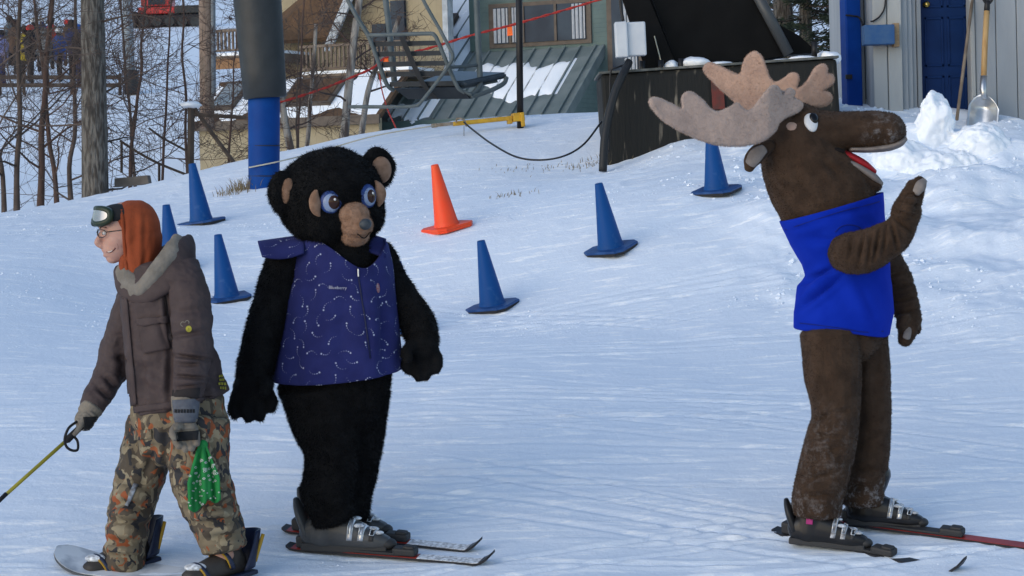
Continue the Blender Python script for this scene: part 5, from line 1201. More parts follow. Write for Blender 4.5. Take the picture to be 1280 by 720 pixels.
mb = MB(); mb.add(*M.limb([(1062, 187, 0, 3.5, 24), (1085, 187, 0, 4, 29), (1108, 184, 0, 5.5, 31), (1122, 179, 0, 6, 29), (1129, 174, 0, 4.5, 22)], 18, 4)); mb.build('upper_lip', m_gl, M.root, True)
# eyes stand on both sides of the head
m_eyew = pm('eye_white', (.80, .81, .83), .35); m_pup = pm('eye_black', (.006, .006, .007), .12)
for sgn in (-1, 1):
    h, n = stick(mbv, 1014, 153)
    if sgn > 0: h = h.copy(); h[1] = 2 * M.D - h[1]; n = n * np.array([1, -1, 1])
    n = n + np.array([.25, 0, .05]); n /= np.linalg.norm(n); x = np.cross((0, 0, 1), n) ; x /= np.linalg.norm(x); z = np.cross(n, x)
    mb = MB(); mb.add(*ellip(h - n * .002, (9 * px_, 5 * px_, 13 * px_), [x, n, z])); e = mb.build('eye', m_eyew, M.root, True)
    mb = MB(); mb.add(*ellip(h + n * 3.2 * px_ + z * 4 * px_ + x * (3.0 * (1 if sgn < 0 else -1)) * px_, (5.6 * px_, 3.4 * px_, 7.5 * px_), [x, n, z])); mb.build('pupil', m_pup, e, True)
# ears
for dy, x0 in ((-.13, 941), (.13, 946)):
    o = fused('ear', [M.limb([(962, 182, dy * .8, 8, 9), (950, 189, dy, 11, 8), (940, 200, dy * 1.15, 10.5, 7), (936, 211, dy * 1.2, 6, 5)])], .004, m_moose, M.root, 3)
    mb = MB(); mb.add(*M.limb([(955, 186, dy * 1.0 - .03, 6, 3), (945, 194, dy * 1.1 - .03, 9, 4), (938, 205, dy * 1.2 - .025, 7, 3)], 14, 4)); mb.build('inner_ear', m_gl, o, True)
# antlers: stuffed plush palms cut to their outline
def antler(outline, dep, parent_name, thick=7):
    """outline px; dep(x,y) -> metres of depth"""
    P = [np.array(p, float) for p in outline]; n = len(P); Q = []
    cl_ = P[-1:] + P + P[:2]
    for i in range(1, n + 1):
        for k2 in range(4):
            t = k2 / 4; a, b_, c0, d = cl_[i - 1], cl_[i], cl_[i + 1], cl_[i + 2]
            Q.append(.5 * (2 * b_ + (c0 - a) * t + (2 * a - 5 * b_ + 4 * c0 - d) * t * t + (3 * b_ - a - 3 * c0 + d) * t ** 3))
    Q = np.array(Q); m_ = len(Q); V = []; F = []
    for k2, dz in enumerate((-1, 1)):
        for q in Q: V.append(M.J(q[0], q[1], dep(*q) + dz * thick * px_))
    bm = bmesh.new()
    vs_ = [bm.verts.new(v) for v in V]
    bm.faces.new(vs_[:m_][::-1]); bm.faces.new(vs_[m_:])
    for k2 in range(m_): bm.faces.new((vs_[k2], vs_[(k2 + 1) % m_], vs_[m_ + (k2 + 1) % m_], vs_[m_ + k2]))
    bmesh.ops.triangulate(bm, faces=bm.faces[:]); bm.verts.index_update()
    V = [np.array(v.co) for v in bm.verts]; F = [tuple(v.index for v in f.verts) for f in bm.faces]; bm.free()
    def ap(V, Nn): return V + Nn * (.003 + .009 * fbm(V * 8, 3, 44) + .002 * fbm(V * 45, 2, 45))[:, None]
    mt_ = m_pink if parent_name == 'far' else m_shadedp  # near antler takes the copy with shade in its colour
    o = fused('antler', [(V, F)], .006, mt_, M.root, 6, ap)
    blades('antler_pile', o, 16000, .005, .0025, mt_, o, (0, 0, -1), 7, .5); return o
zc = lambda pts: [(800 + x / 3.368, 50 + y / 3.368) for x, y in pts]
near = zc([(40, 262), (70, 246), (130, 268), (178, 292), (176, 240), (206, 216), (250, 244), (316, 298), (370, 282), (410, 262), (440, 290), (470, 290), (540, 206), (570, 192), (592, 216), (596, 240), (628, 206), (648, 222), (636, 250), (664, 254), (684, 272), (668, 298), (622, 318), (584, 345), (560, 385), (510, 422), (430, 440), (300, 430), (180, 386), (92, 330)])
antler(near, lambda x, y: -.20 - .16 * max(0, (985 - x) / 170) + .10 * max(0, (x - 960) / 40), 'near')
far1 = zc([(268, 128), (290, 98), (340, 116), (420, 148), (438, 84), (478, 46), (516, 76), (548, 160), (580, 176), (640, 138), (668, 152), (662, 190), (640, 214), (690, 190), (740, 118), (772, 104), (786, 124), (780, 146), (808, 150), (810, 178), (776, 204), (760, 216), (798, 226), (804, 250), (770, 276), (690, 284), (600, 318), (520, 330), (450, 320), (390, 252), (310, 176)])
antler(far1, lambda x, y: .12 + .14 * max(0, (1000 - x) / 120) + .06 * max(0, (x - 1000) / 40), 'far')
for (x, y, dy) in ((990, 162, -.10), (1003, 142, .10)):
    mb = MB(); mb.add(*M.ball(x, y, dy, 11, 10, 14)); mb.build('antler_base', m_pink, M.root, True)
# grey mitt pads
mb = MB(); mb.add(*M.limb([(1145, 241, -.335, 5, 3), (1151, 232, -.33, 7, 4), (1155, 226, -.31, 4, 3)], 14, 4)); mb.build('mitt_pad', m_gl, M.root, True)
mb = MB(); mb.add(*M.limb([(1136, 410, .09, 5, 3), (1133, 422, .075, 5, 3)], 14, 4)); mb.build('mitt_pad', m_gl, M.root, True)
# vest
m_royal = pm('royal_blue_fleece', (.003, .026, .40), .95, (.005, .032, .45), 9, spec=.1, bump=.3, bscale=220, bdist=.003, sheen=.15)
mv_cr = [(1004, 354, 1048, 332, 3.2, .014), (1000, 386, 1052, 345, 3.6, .018), (1004, 370, 1050, 338, 5, -.009), (1070, 350, 1098, 410, 5, .006), (1018, 300, 1044, 300, 3.5, .007), (1064, 262, 1098, 290, 5, .006), (1004, 300, 1040, 292, 7, .007), (985, 290, 1030, 276, 3, .004), (1030, 272, 1098, 258, 2.5, .004), (1060, 345, 1090, 400, 10, -.008), (1005, 400, 1045, 365, 8, .007)]
def mv_post(V, Nn): return V + Nn * (creases(V, Nn, mv_cr) + .004 * fbm(V * 11, 2, 55))[:, None]
mvest = M.shell('vest', [(232, 1036, 67, 58), (275, 1040, 65, 57), (305, 1048, 60, 53), (330, 1057, 54, 50), (345, 1060, 52, 50), (358, 1056, 58, 53), (390, 1055, 61, 54), (412, 1053, 59, 53), (428, 1052, 58, 52)],
    lambda th: 258 - 18 * math.cos(th) + 3 * math.sin(th), lambda th: 413 + 5 * math.cos(th) + 5 * math.sin(th) + 2 * math.sin(3 * th), m_royal, 120, 50, .010, mv_post, None, lambda th, v: .010 * math.sin(th * 6 + 3 * v) * v)
blades('fleece_pile', mvest, 60000, .0045, .0022, m_royal, mvest, (0, 0, -1), 9, .6)
mvb = bvh_world(mvest); m_rseam = pm('royal_seam', (.002, .014, .22), .9)
for pts in ([(982, 287), (1000, 281), (1030, 271), (1060, 262), (1085, 256), (1099, 252)], [(1000, 404), (1020, 406), (1050, 410), (1080, 415), (1104, 414)], [(1044, 290), (1050, 284), (1060, 281), (1072, 283), (1080, 290)]):
    hh = [stick(mvb, x, y) for x, y in pts]; hh = [h + n * .001 for h, n in hh if h is not None]
    if len(hh) > 2: MB().tube(curve_pts(hh, 6), .0026, 6).build('seam', m_rseam, mvest, True)
# boots and skis
m_bb = pm('black_boot_shell', (.014, .014, .016), .35, (.022, .022, .025), 9)
m_bw = pm('snow_caked_buckle', (.72, .74, .78), .6, (.25, .25, .27), 40)
m_mag = pm('magenta_badge', (.45, .03, .2), .5)
ski_boot(M.root, W(988, 678, M.D - .08), W(1080, 688, M.D - .16), M.D, m_bb, m_bw, m_mag)
ski_boot(M.root, W(1060, 654, M.D + .14), W(1150, 662, M.D + .06), M.D, m_bb, m_silver, m_mag)
m_skr2 = pm('red_ski_top', (.42, .04, .03), .35, (.30, .03, .03), 3)
ski(on_ground(968, 664, -.006), on_ground(1206, 716, -.022), None, 'dark ski half buried in snow under the near boot of the moose costume', m_skd, m_skd, .36, 'skis under the moose costume', M.D, tipmat=m_skd, curl=.075, fro=False)
ski(on_ground(1030, 654, .006), on_ground(1345, 696, .006), None, 'red ski under the far boot of the moose costume', m_skr2, m_skd, .40, 'skis under the moose costume', M.D, tipmat=m_skd, curl=.075, fro=False)
# ------------------------------------------------------------------ snowboarder
def camo_mat():
    m = bpy.data.materials.new('camouflage_cloth'); m.use_nodes = True; nt = m.node_tree; b = nt.nodes['Principled BSDF']; L = nt.links.new
    tc = nt.nodes.new('ShaderNodeTexCoord'); cur = None
    for i, (colr, sc, th, off) in enumerate([((.20, .155, .095), 1, 0, 0), ((.075, .055, .035), 17, .50, 0), ((.31, .075, .018), 15, .60, 7.3), ((.30, .245, .155), 21, .585, 15.1), ((.022, .021, .024), 19, .60, 23.7), ((.30, .08, .02), 26, .665, 31.0)]):
        if i == 0: cur = colr; continue
        mp = nt.nodes.new('ShaderNodeMapping'); mp.inputs['Location'].default_value = (off, off * 1.7, off * .6); mp.inputs['Scale'].default_value = (1, 1, .8)
        n = nt.nodes.new('ShaderNodeTexNoise'); n.inputs['Scale'].default_value = sc; n.inputs['Detail'].default_value = 1.5; n.inputs['Distortion'].default_value = .6
        L(tc.outputs['Object'], mp.inputs[0]); L(mp.outputs[0], n.inputs['Vector'])
        r = nt.nodes.new('ShaderNodeMapRange'); r.inputs[1].default_value = th; r.inputs[2].default_value = th + .012; L(n.outputs['Fac'], r.inputs[0])
        mx = nt.nodes.new('ShaderNodeMixRGB'); L(r.outputs[0], mx.inputs[0])
        if isinstance(cur, tuple): mx.inputs[1].default_value = (*[v * .75 for v in cur], 1)
        else: L(cur, mx.inputs[1])
        mx.inputs[2].default_value = (*[v * .75 for v in colr], 1); cur = mx.outputs[0]
    L(cur, b.inputs['Base Color']); b.inputs['Roughness'].default_value = .8
    n = nt.nodes.new('ShaderNodeTexNoise'); n.inputs['Scale'].default_value = 30; bp_ = nt.nodes.new('ShaderNodeBump'); bp_.inputs['Strength'].default_value = .3; bp_.inputs['Distance'].default_value = .01
    L(tc.outputs['Object'], n.inputs['Vector']); L(n.outputs['Fac'], bp_.inputs['Height']); L(bp_.outputs[0], b.inputs['Normal'])
    return m
m_camo = camo_mat()
m_jkt = pm('brown_jacket_cloth', (.066, .046, .046), .75, (.080, .056, .055), 14, bump=.25, bscale=60, bdist=.006)
m_jdk = pm('jacket_seam', (.028, .022, .023), .8)
m_lin = pm('grey_fleece_lining', (.26, .235, .205), .95, (.20, .18, .155), 18, bump=.4, bscale=70, bdist=.008)
m_hood = pm('rust_orange_knit', (.33, .068, .022), .92, (.27, .055, .018), 11, bump=.35, bscale=120, bdist=.004, sheen=.15)
m_skin = pm('skin', (.55, .31, .24), .5, (.60, .34, .27), 18); m_skin.node_tree.nodes['Principled BSDF'].inputs['Subsurface Weight'].default_value = .08
m_gog = pm('green_goggle_frame', (.025, .04, .022), .4); m_lens = pm('silver_mirror_lens', (.55, .52, .48), .18, (.40, .38, .36), 4, metal=.75)
m_glv = pm('beige_leather', (.26, .225, .18), .75, (.20, .17, .14), 20, bump=.3, bscale=50); m_gbk = pm('black_glove_knit', (.02, .02, .022), .85)
m_cuff = pm('blue_grey_cuff', (.10, .11, .14), .85, (.14, .15, .175), 30)
S = Fig((215, 712), 'snowboarder in brown jacket, rust orange hood and camouflage trousers holding a pole', 'person')
J = S.J; px_ = 1 / S.s
# body: head, neck, trunk and limbs in one skin, mostly under the clothes
def H(th, y, r): return S.J(158 - r * math.sin(R(th)), y, -r * math.cos(R(th)) * px_)       # th: 0 towards the viewer, 90 to where the face looks
fy = R(72); fd = np.array([-math.sin(fy), -math.cos(fy), 0]); fs = np.array([math.cos(fy), -math.sin(fy), 0]); fu = np.array([0, 0, 1.0])
HC = J(158, 289, 0)
def hq(f, r, u): return HC + (fd * f + fs * r + fu * u) * px_
def hel(f, r, u, a, b_, c0): return ellip(hq(f, r, u), (a * px_, b_ * px_, c0 * px_), [fd, fs, fu], 24, 16)
head = [hel(0, 0, 4, 33, 27, 33), hel(12, 0, -20, 19, 19, 18), hel(18, 0, -33, 8.5, 10, 7), hel(26, 0, 8, 8, 19, 8), hel(13, 8, -11, 15, 14, 14), hel(13, -8, -11, 15, 14, 14),
    loft([(hq(30, 0, 0), 3.4 * px_, 3.4 * px_), (hq(33.5, 0, -7), 3.8 * px_, 3.8 * px_), (hq(36.5, 0, -13), 4.4 * px_, 4.2 * px_), (hq(31, 0, -16.5), 5.2 * px_, 4 * px_)], 14, 4, fs),
    hel(27.5, 0, -23.2, 4.2, 8.5, 2.2), hel(26, 0, -29.5, 4.2, 7.5, 2.4), hel(32, 3.2, -17.5, 3.2, 2.6, 2.6), hel(32, -3.2, -17.5, 3.2, 2.6, 2.6),
    S.limb([(165, 305, 0, 19), (172, 330, 0, 19), (182, 350, 0, 24)])]
limbs = [S.limb([(180, 345, 0, 26), (198, 370, 0, 44, 40), (206, 420, 0, 42, 38), (214, 470, 0, 42, 38), (220, 515, 0, 44, 40)]),
    S.limb([(230, 352, -.10, 15), (238, 420, -.17, 13), (232, 500, -.2, 9)]), S.limb([(170, 370, .1, 14), (148, 440, .12, 12), (114, 514, .0, 8)]),
    S.limb([(240, 520, -.06, 26), (250, 600, -.1, 19), (282, 694, -.1, 13)]), S.limb([(195, 520, .06, 26), (170, 610, .05, 18), (150, 706, .03, 13)])]
sbody = fused('body', head + limbs, .0036, m_skin, S.root, 11, None)
m_lip = pm('lips', (.20, .07, .06), .5); m_brow = pm('eyebrow_hair', (.06, .035, .025), .9); m_tee = pm('teeth', (.75, .72, .66), .4)
sb_ = bvh_world(sbody)
# smile, brow, eye
def on_face(pts, lift): return [h + n * lift for h, n in (stick(sb_, x, y) for x, y in pts) if h is not None]
q_ = on_face([(133.5, 314.8), (136, 315.6), (139, 315.0), (142, 312.8), (144.2, 309.8)], .0005)
MB().tube(curve_pts(q_, 5), [.0030] * (5 * (len(q_) - 1) + 1), 6).build('smile', m_lip, S.root, True)
q_ = on_face([(135, 314.6), (137.5, 314.6), (140.5, 313.0)], .0018)
MB().tube(curve_pts(q_, 5), .0022, 6).build('teeth', m_tee, S.root, True)
q_ = on_face([(146, 304), (147.5, 308), (147, 312.5)], .0002)
MB().tube(curve_pts(q_, 5), .0011, 6).build('smile_crease', pm('crease_skin', (.36, .19, .15), .6), S.root, True)
for s_ in (-1, 1):
    mb = MB(); mb.add(*hel(28.5, s_ * 9.5, -1.5, 3.4, 4.2, 2.6)); e = mb.build('eye', pm('eye_plain', (.6, .58, .56), .3), S.root, True)
    mb = MB(); mb.add(*hel(30.6, s_ * 9.5, -1.5, 1.8, 2.0, 2.0)); mb.build('iris', pm('iris_dark', (.05, .035, .03), .2), e, True)
    mb = MB(); mb.add(*loft([(hq(32.5, s_ * 4, 5), 1.2 * px_, 1.4 * px_), (hq(32, s_ * 10, 7), 1.5 * px_, 1.4 * px_), (hq(27.5, s_ * 17, 5.5), .9 * px_, 1 * px_)], 8, 4, fu)); mb.build('eyebrow', m_brow, S.root, True)
# glasses
gl = MB()
for s_ in (-1, 1):
    gl.tube([hq(36 - .06 * (9.5 + 7.5 * math.cos(a)) ** 2 * .5, s_ * (10 + 7.6 * math.cos(a)), -2 + 5.0 * math.sin(a)) for a in np.linspace(0, 2 * math.pi, 25)[:-1]], .55 * px_, 5, True)
    gl.tube([hq(27, s_ * 18.5, 0), hq(12, s_ * 25, 1.5), hq(-4, s_ * 28, 2)], .6 * px_, 5)
gl.tube([hq(36, -2.5, -1), hq(37, 0, 0), hq(36, 2.5, -1)], .55 * px_, 5)
gl.build('glasses', pm('dark_wire', (.05, .05, .055), .35, metal=.6), S.root, True)
# goggles pushed up on the forehead
def gq(a, u, r): q = R(a); return HC + (fd * math.cos(q) * r + fs * math.sin(q) * r * .86 + fu * u) * px_
def gog_outline(n=40):
    out = []
    for k2 in range(n):
        t = 2 * math.pi * k2 / n; c0, s0 = math.cos(t), math.sin(t)
        a = 52 * np.sign(c0) * abs(c0) ** .6; u = 19.5 + 9.5 * np.sign(s0) * abs(s0) ** .7
        if s0 < 0: u += 5.5 * math.exp(-(a / 11) ** 2)
        out.append((a, u))
    return out
GO = gog_outline()
tilt = lambda u: 40.5 - (u - 19) * .22
fr = fused('goggles', [(lambda mbx: (mbx.v, mbx.f))(MB().tube([gq(a, u, tilt(u) - 2) for a, u in GO], 4.2 * px_, 8, True)), (lambda mbx: (mbx.v, mbx.f))(MB().tube([gq(a * .97, u, tilt(u) - 6) for a, u in GO], 4.0 * px_, 8, True))], .0035, m_gog, S.root, 2)
V = []; F = []; rings_ = 8
for j in range(rings_ + 1):
    q = j / rings_
    for a, u in GO: V.append(gq(a * q, 19.5 + (u - 19.5) * q, tilt(19.5 + (u - 19.5) * q) + 1.2))
n_ = len(GO)
for j in range(rings_):
    for k2 in range(n_): F.append((j * n_ + k2, j * n_ + (k2 + 1) % n_, (j + 1) * n_ + (k2 + 1) % n_, (j + 1) * n_ + k2))
mesh_obj('lens', V, F, m_lens, fr, True)
mb = MB(); V = []; n_ = 20
for k2 in range(n_ + 1):
    a = -50 - k2 * 6; V += [gq(a, 24, 36.5 + .0 * k2), gq(a, 14, 37.5)]
mesh_obj('strap', V, [(2 * i, 2 * i + 1, 2 * i + 3, 2 * i + 2) for i in range(n_)], m_gbk, fr, True).modifiers.new('t', 'SOLIDIFY').thickness = .004
mb = MB(); mb.add(*hel(7, 0, 20, 28, 27.5, 15)); mb.build('cap', m_gbk, S.root, True)
# rust hood of the sweatshirt
hood_parts = [S.ball(173, 287, 0, 28, 37, 33), S.ball(166, 277, 0, 27, 27, 31.5), S.limb([(178, 296, 0, 25, 32), (178, 318, 0, 23, 30), (174, 338, 0, 19, 28), (170, 354, 0, 13, 24), (168, 364, -.01, 8, 16)]), S.limb([(160, 322, .0, 10, 24), (157, 340, 0, 9, 20), (160, 356, 0, 9, 16)])]
def hood_post(V, Nn): return V + Nn * (creases(V, Nn, [(168, 262, 172, 340, 4, .003), (182, 270, 178, 345, 3.5, .004), (160, 275, 163, 335, 3, -.003), (190, 290, 176, 352, 3, .003)]) + .002 * fbm(V * 24, 2, 71))[:, None]
hd_ = fused('hood', hood_parts, .0055, m_hood, S.root, 5, hood_post)
hbv = bvh_world(hd_); q_ = [stick(hbv, x, y) for x, y in ((152, 263), (153.5, 275), (155, 290), (156, 305), (157, 318), (158, 332), (161, 346), (165, 358))]
q_ = [h + n * .001 for h, n in q_ if h is not None]
if len(q_) > 3: MB().tube(curve_pts(q_, 5), .0085, 10).build('rim', m_hood, hd_, True)
# jacket
jk_cr = [(200, 400, 212, 440, 4, .006), (216, 392, 262, 384, 5, .006), (218, 420, 258, 414, 3, .008), (218, 444, 264, 450, 2.4, .013), (222, 456, 252, 455, 2.4, .008), (220, 470, 258, 473, 2.4, .013), (222, 484, 252, 482, 2.2, .008), (206, 360, 214, 430, 3, .010),
    (214, 430, 212, 500, 4, .010), (170, 470, 200, 500, 7, .008), (160, 455, 205, 470, 6, .007), (150, 425, 160, 500, 6, .008), (262, 455, 284, 495, 6, .008), (252, 480, 262, 505, 5, .007), (130, 470, 150, 488, 3.5, .010), (122, 485, 140, 500, 3, .010), (140, 445, 165, 452, 4, .010), (176, 440, 180, 510, 5, .006)]
jparts = [S.limb([(195, 330, 0, 38, 36), (200, 352, 0, 50, 46), (205, 392, 0, 54, 50), (212, 440, 0, 57, 52), (220, 482, 0, 61, 54), (226, 504, 0, 63, 55)], ck=.15),
    S.limb([(222, 342, -.09, 30, 28), (236, 368, -.14, 26.5), (240, 405, -.18, 25), (241, 440, -.21, 24), (237, 472, -.23, 21.5), (232, 498, -.24, 18.5)], ck=.2),
    S.limb([(176, 362, .08, 26), (160, 402, .12, 25), (148, 440, .12, 24), (134, 474, .08, 20), (119, 500, .03, 17), (112, 512, .01, 15)], ck=.2)]
def jk_post(V, Nn):
    x, y = project(V)
    return V + Nn * (creases(V, Nn, jk_cr) + .012 * fbm(V * np.array([10, 10, 16]), 4, 81) + .002 * fbm(V * 45, 2, 83))[:, None]
jacket = fused('jacket', jparts, .005, m_jkt, S.root, 4, jk_post)
# fallen jacket hood with fleece lining standing round the neck
hp = fused('jacket_hood', [S.limb([(148, 338, -.02, 5, 12), (156, 356, -.08, 6, 14), (178, 366, -.13, 6.5, 16), (202, 350, -.15, 10, 21), (222, 330, -.12, 15, 26), (235, 320, -.02, 10, 28), (228, 318, .09, 9, 20), (200, 326, .13, 11, 18), (165, 342, .10, 9, 14), (148, 342, .02, 8, 12)], 16, 4, (0, .4, 1)),
    S.ball(227, 322, -.02, 15, 11, 28)], .006, m_jkt, jacket, 5, lambda V, Nn: V + Nn * (.005 * fbm(V * 16, 3, 91))[:, None])
fused('lining', [S.limb([(150, 336, -.03, 5, 12), (158, 350, -.08, 7, 13), (172, 362, -.12, 7, 15)], 14, 4, (0, .4, 1)), S.limb([(172, 364, -.135, 7, 9), (188, 350, -.15, 11, 11), (203, 332, -.15, 13, 12), (216, 316, -.12, 13, 14), (224, 307, -.06, 10, 16)], 14, 4, (0, .4, 1))], .005, m_lin, hp, 4, lambda V, Nn: V + Nn * (.005 * fbm(V * 24, 3, 93))[:, None])
jb = bvh_world(jacket)
patch('pocket', jb, [(174, 403), (206, 400), (213, 436), (181, 442)], m_jkt, jacket, 12, 12, .003, .007)
patch('pocket_flap', jb, [(173, 398), (207, 395), (208, 404), (174, 408)], m_jkt, jacket, 12, 4, .010, .006)
patch('front_placket', jb, [(152, 372), (160, 371), (172, 505), (163, 508)], m_jkt, jacket, 4, 26, .003, .006)
patch('armhole_seam', jb, [(203, 362), (205, 361), (216, 425), (214, 426)], m_jdk, jacket, 2, 16, .002, .002)
patch('cuff_tab', jb, [(217, 488), (249, 485), (248, 497), (216, 499)], m_jdk, jacket, 8, 3, .003, .003)
patch('hem_band', jb, [(168, 508), (288, 492), (289, 501), (169, 516)], m_jkt, jacket, 30, 3, .003, .004)
m_ylw = pm('yellow_thread', (.42, .38, .05), .8)
def ring_mark(nm, b, cx, cy, r0, r1, par, mat, n=14, a0=0, a1=2 * math.pi):
    V = []; F = []
    for i in range(n + 1):
        a = a0 + (a1 - a0) * i / n
        for r in (r0, r1):
            h, nn = stick(b, cx + r * math.cos(a), cy + r * math.sin(a))
            if h is None: return
            V.append(h + nn * .003)
    for i in range(n): F.append((2 * i, 2 * i + 1, 2 * i + 3, 2 * i + 2))
    mesh_obj(nm, V, F, mat, par)
ring_mark('sleeve_emblem', jb, 236, 411, .4, 3.6, jacket, m_ylw); ring_mark('sleeve_emblem', jb, 229, 405, 2.2, 3.2, jacket, m_lin, 12, 1.5, 5.5); ring_mark('sleeve_emblem', jb, 234, 403, 1.8, 2.8, jacket, m_lin, 12, 3, 7)
ring_mark('chest_emblem', jb, 154, 380, .3, 2.6, jacket, m_ylw)
for k2, (x, y, w_) in enumerate(((272, 469, 9), (273, 474, 7), (272, 479, 10), (274, 484, 8))):
    for t in range(3):
        x0 = x + t * w_ / 3; patch('hem_print', jb, [(x0, y), (x0 + w_ / 3 - .9, y - .6), (x0 + w_ / 3 - .7, y + 2.6), (x0 + .4, y + 3.2)], m_ylw, jacket, 1, 1, .006, .001)
# trousers
tr_cr = [(214, 590, 280, 600, 6, .012), (228, 612, 292, 606, 5, .014), (236, 634, 300, 628, 5, .013), (246, 655, 304, 648, 4.5, .013), (258, 674, 306, 668, 4, .011), (215, 540, 230, 585, 6, .010), (205, 530, 212, 585, 5, .010), (270, 520, 262, 585, 6, .010), (230, 520, 250, 560, 6, .008),
    (150, 600, 195, 612, 5, .012), (140, 628, 188, 634, 5, .013), (134, 650, 186, 656, 4.5, .013), (130, 676, 182, 678, 4.5, .012), (128, 694, 180, 698, 4, .010), (165, 540, 175, 595, 6, .010), (192, 560, 180, 600, 6, .010)]
tparts = [S.limb([(222, 500, 0, 58, 50), (224, 525, 0, 61, 53), (224, 545, 0, 56, 50)]),
    S.limb([(246, 525, -.08, 40, 42), (246, 560, -.09, 40, 42), (250, 596, -.11, 37, 39), (262, 630, -.11, 35, 37), (274, 660, -.1, 32, 34), (281, 685, -.1, 29, 31)], ck=.2),
    S.limb([(192, 525, .08, 33, 40), (184, 565, .08, 33, 38), (172, 605, .06, 31, 35), (163, 640, .04, 28, 33), (157, 675, .03, 27, 32), (154, 708, .03, 26.5, 31)], ck=.2)]
def tr_post(V, Nn): return V + Nn * (creases(V, Nn, tr_cr) + .013 * fbm(V * np.array([11, 11, 18]), 4, 101))[:, None]
trs = fused('trousers', tparts, .0065, m_camo, S.root, 3, tr_post)
tbv = bvh_world(trs)
patch('thigh_vent', tbv, [(167, 604), (173, 606), (160, 634), (156, 632)], pm('pale_vent', (.32, .36, .42), .5, (.12, .12, .13), 40), trs, 3, 10, .003, .003)
patch('pocket_flap', tbv, [(168, 538), (190, 536), (191, 548), (169, 550)], m_camo, trs, 8, 4, .004, .006)
ring_mark('snap', tbv, 216, 547, .3, 3.2, trs, m_gbk)
# gloves: near hand hangs relaxed, far hand grips the pole
g1 = fused('glove', [S.limb([(232, 496, -.24, 18, 20), (232, 508, -.24, 17.5, 19), (232, 526, -.24, 14.5, 15)], ck=.3), S.ball(233, 538, -.25, 15, 14, 9),
    S.limb([(222, 542, -.25, 5), (221, 552, -.27, 4.8), (224, 558, -.30, 4.2)]), S.limb([(230, 545, -.25, 5), (229, 556, -.27, 4.8), (232, 562, -.30, 4.2)]), S.limb([(238, 545, -.25, 5), (238, 555, -.27, 4.8), (240, 561, -.30, 4.2)]), S.limb([(245, 541, -.25, 4.8), (246, 550, -.27, 4.6), (246, 555, -.29, 4)]), S.limb([(222, 532, -.29, 5.5), (216, 540, -.32, 5), (218, 548, -.33, 4.2)])], .004, m_glv, S.root, 2)
gb_ = bvh_world(g1)
patch('cuff_panel', gb_, [(216, 500), (249, 498), (246, 527), (219, 529)], m_cuff, g1, 10, 8, .002, .003)
patch('knuckle_panel', gb_, [(219, 540), (248, 538), (247, 550), (221, 552)], m_gbk, g1, 10, 4, .002, .002)
ring_mark('cuff_emblem', gb_, 229, 507, .3, 3, g1, m_ylw, 10)
for k2 in range(7): patch('cuff_mark', gb_, [(219.5 + k2 * 3.4, 511), (222 + k2 * 3.4, 511.2), (222 + k2 * 3.4, 515.5), (219.5 + k2 * 3.4, 515.3)], m_gbk, g1, 1, 1, .006, .001)
patch('palm_band', gb_, [(217, 529), (247, 528), (248, 536), (217, 538)], m_glv, g1, 10, 3, .003, .002)
A0, A1 = J(116, 519, -.02), J(84, 550, -.10); ax_ = (A1 - A0) / np.linalg.norm(A1 - A0); n1 = np.cross(ax_, (0, 1, 0)); n1 /= np.linalg.norm(n1); n1 = n1 if n1[0] < 0 else -n1; n2 = np.cross(ax_, n1); n2 = n2 if n2[1] < 0 else -n2
fing = []
for i in range(4):
    c0 = A0 + ax_ * (.010 + i * .0185); rr = (.027, .029, .028, .025)[i]
    pts = [c0 + (n1 * math.cos(a) + n2 * math.sin(a)) * rr * (1.0 if a < 2.2 else .85) for a in np.linspace(-.7, 3.3, 9)]
    fing.append(loft([(p_, .0115 - .0007 * k2 * .4, .0115 - .0007 * k2 * .4) for k2, p_ in enumerate(pts)], 12, 2, ax_))
thumb = loft([(J(110, 518, -.04), .015, .015), (J(103, 528, -.085), .0135, .0135), (J(97, 538, -.10), .012, .012), (J(93, 543, -.095), .010, .010)], 12, 4, (0, 1, 0.3))
g2 = fused('glove', [S.limb([(116, 508, .01, 15, 16), (109, 518, .0, 14, 14)], ck=.3), S.ball(106, 525, -.01, 13, 14, 12), thumb] + fing, .0038, m_glv, S.root, 2)
g2b = bvh_world(g2)
patch('palm_panel', g2b, [(104, 522), (124, 520), (122, 538), (106, 540)], m_gbk, g2, 8, 8, .002, .002)
# boots in strap bindings
m_nav = pm('navy_plastic', (.012, .02, .055), .45, (.018, .028, .07), 9); m_ysr = pm('yellow_strap', (.50, .30, .02), .5, (.42, .24, .02), 16); m_brn = pm('dark_boot_leather', (.035, .03, .028), .6, (.06, .052, .048), 12)
def board_boot(heel, toe, near):
    h = np.array(heel); f = np.array(toe) - h; L = np.linalg.norm(f); f /= L; up = np.array([0, 0, 1.0]); up -= f * up.dot(f); up /= np.linalg.norm(up); sd_ = np.cross(up, f)
    P = lambda x, y, z: h + f * x + sd_ * y + up * z
    b = fused('boot', [loft([(P(.03, 0, .06), .055, .055), (P(.12, 0, .06), .056, .055), (P(.22, 0, .05), .054, .045), (P(.28, 0, .045), .045, .036)], 16, 4, up, True, 2.4), loft([(P(.06, 0, .06), .058, .062), (P(.07, 0, .15), .058, .062), (P(.085, 0, .22), .06, .066)], 16, 4, f)], .006, m_brn, S.root, 3)
    mb = MB(); mb.add(*blob_data(P(.24, 0, .085), (.05, .045, .018))); mb.build('snow_cake', m_frost, b, True)
    return b, P, f, sd_, up
def blob_data(c0, r): return ellip(c0, r)
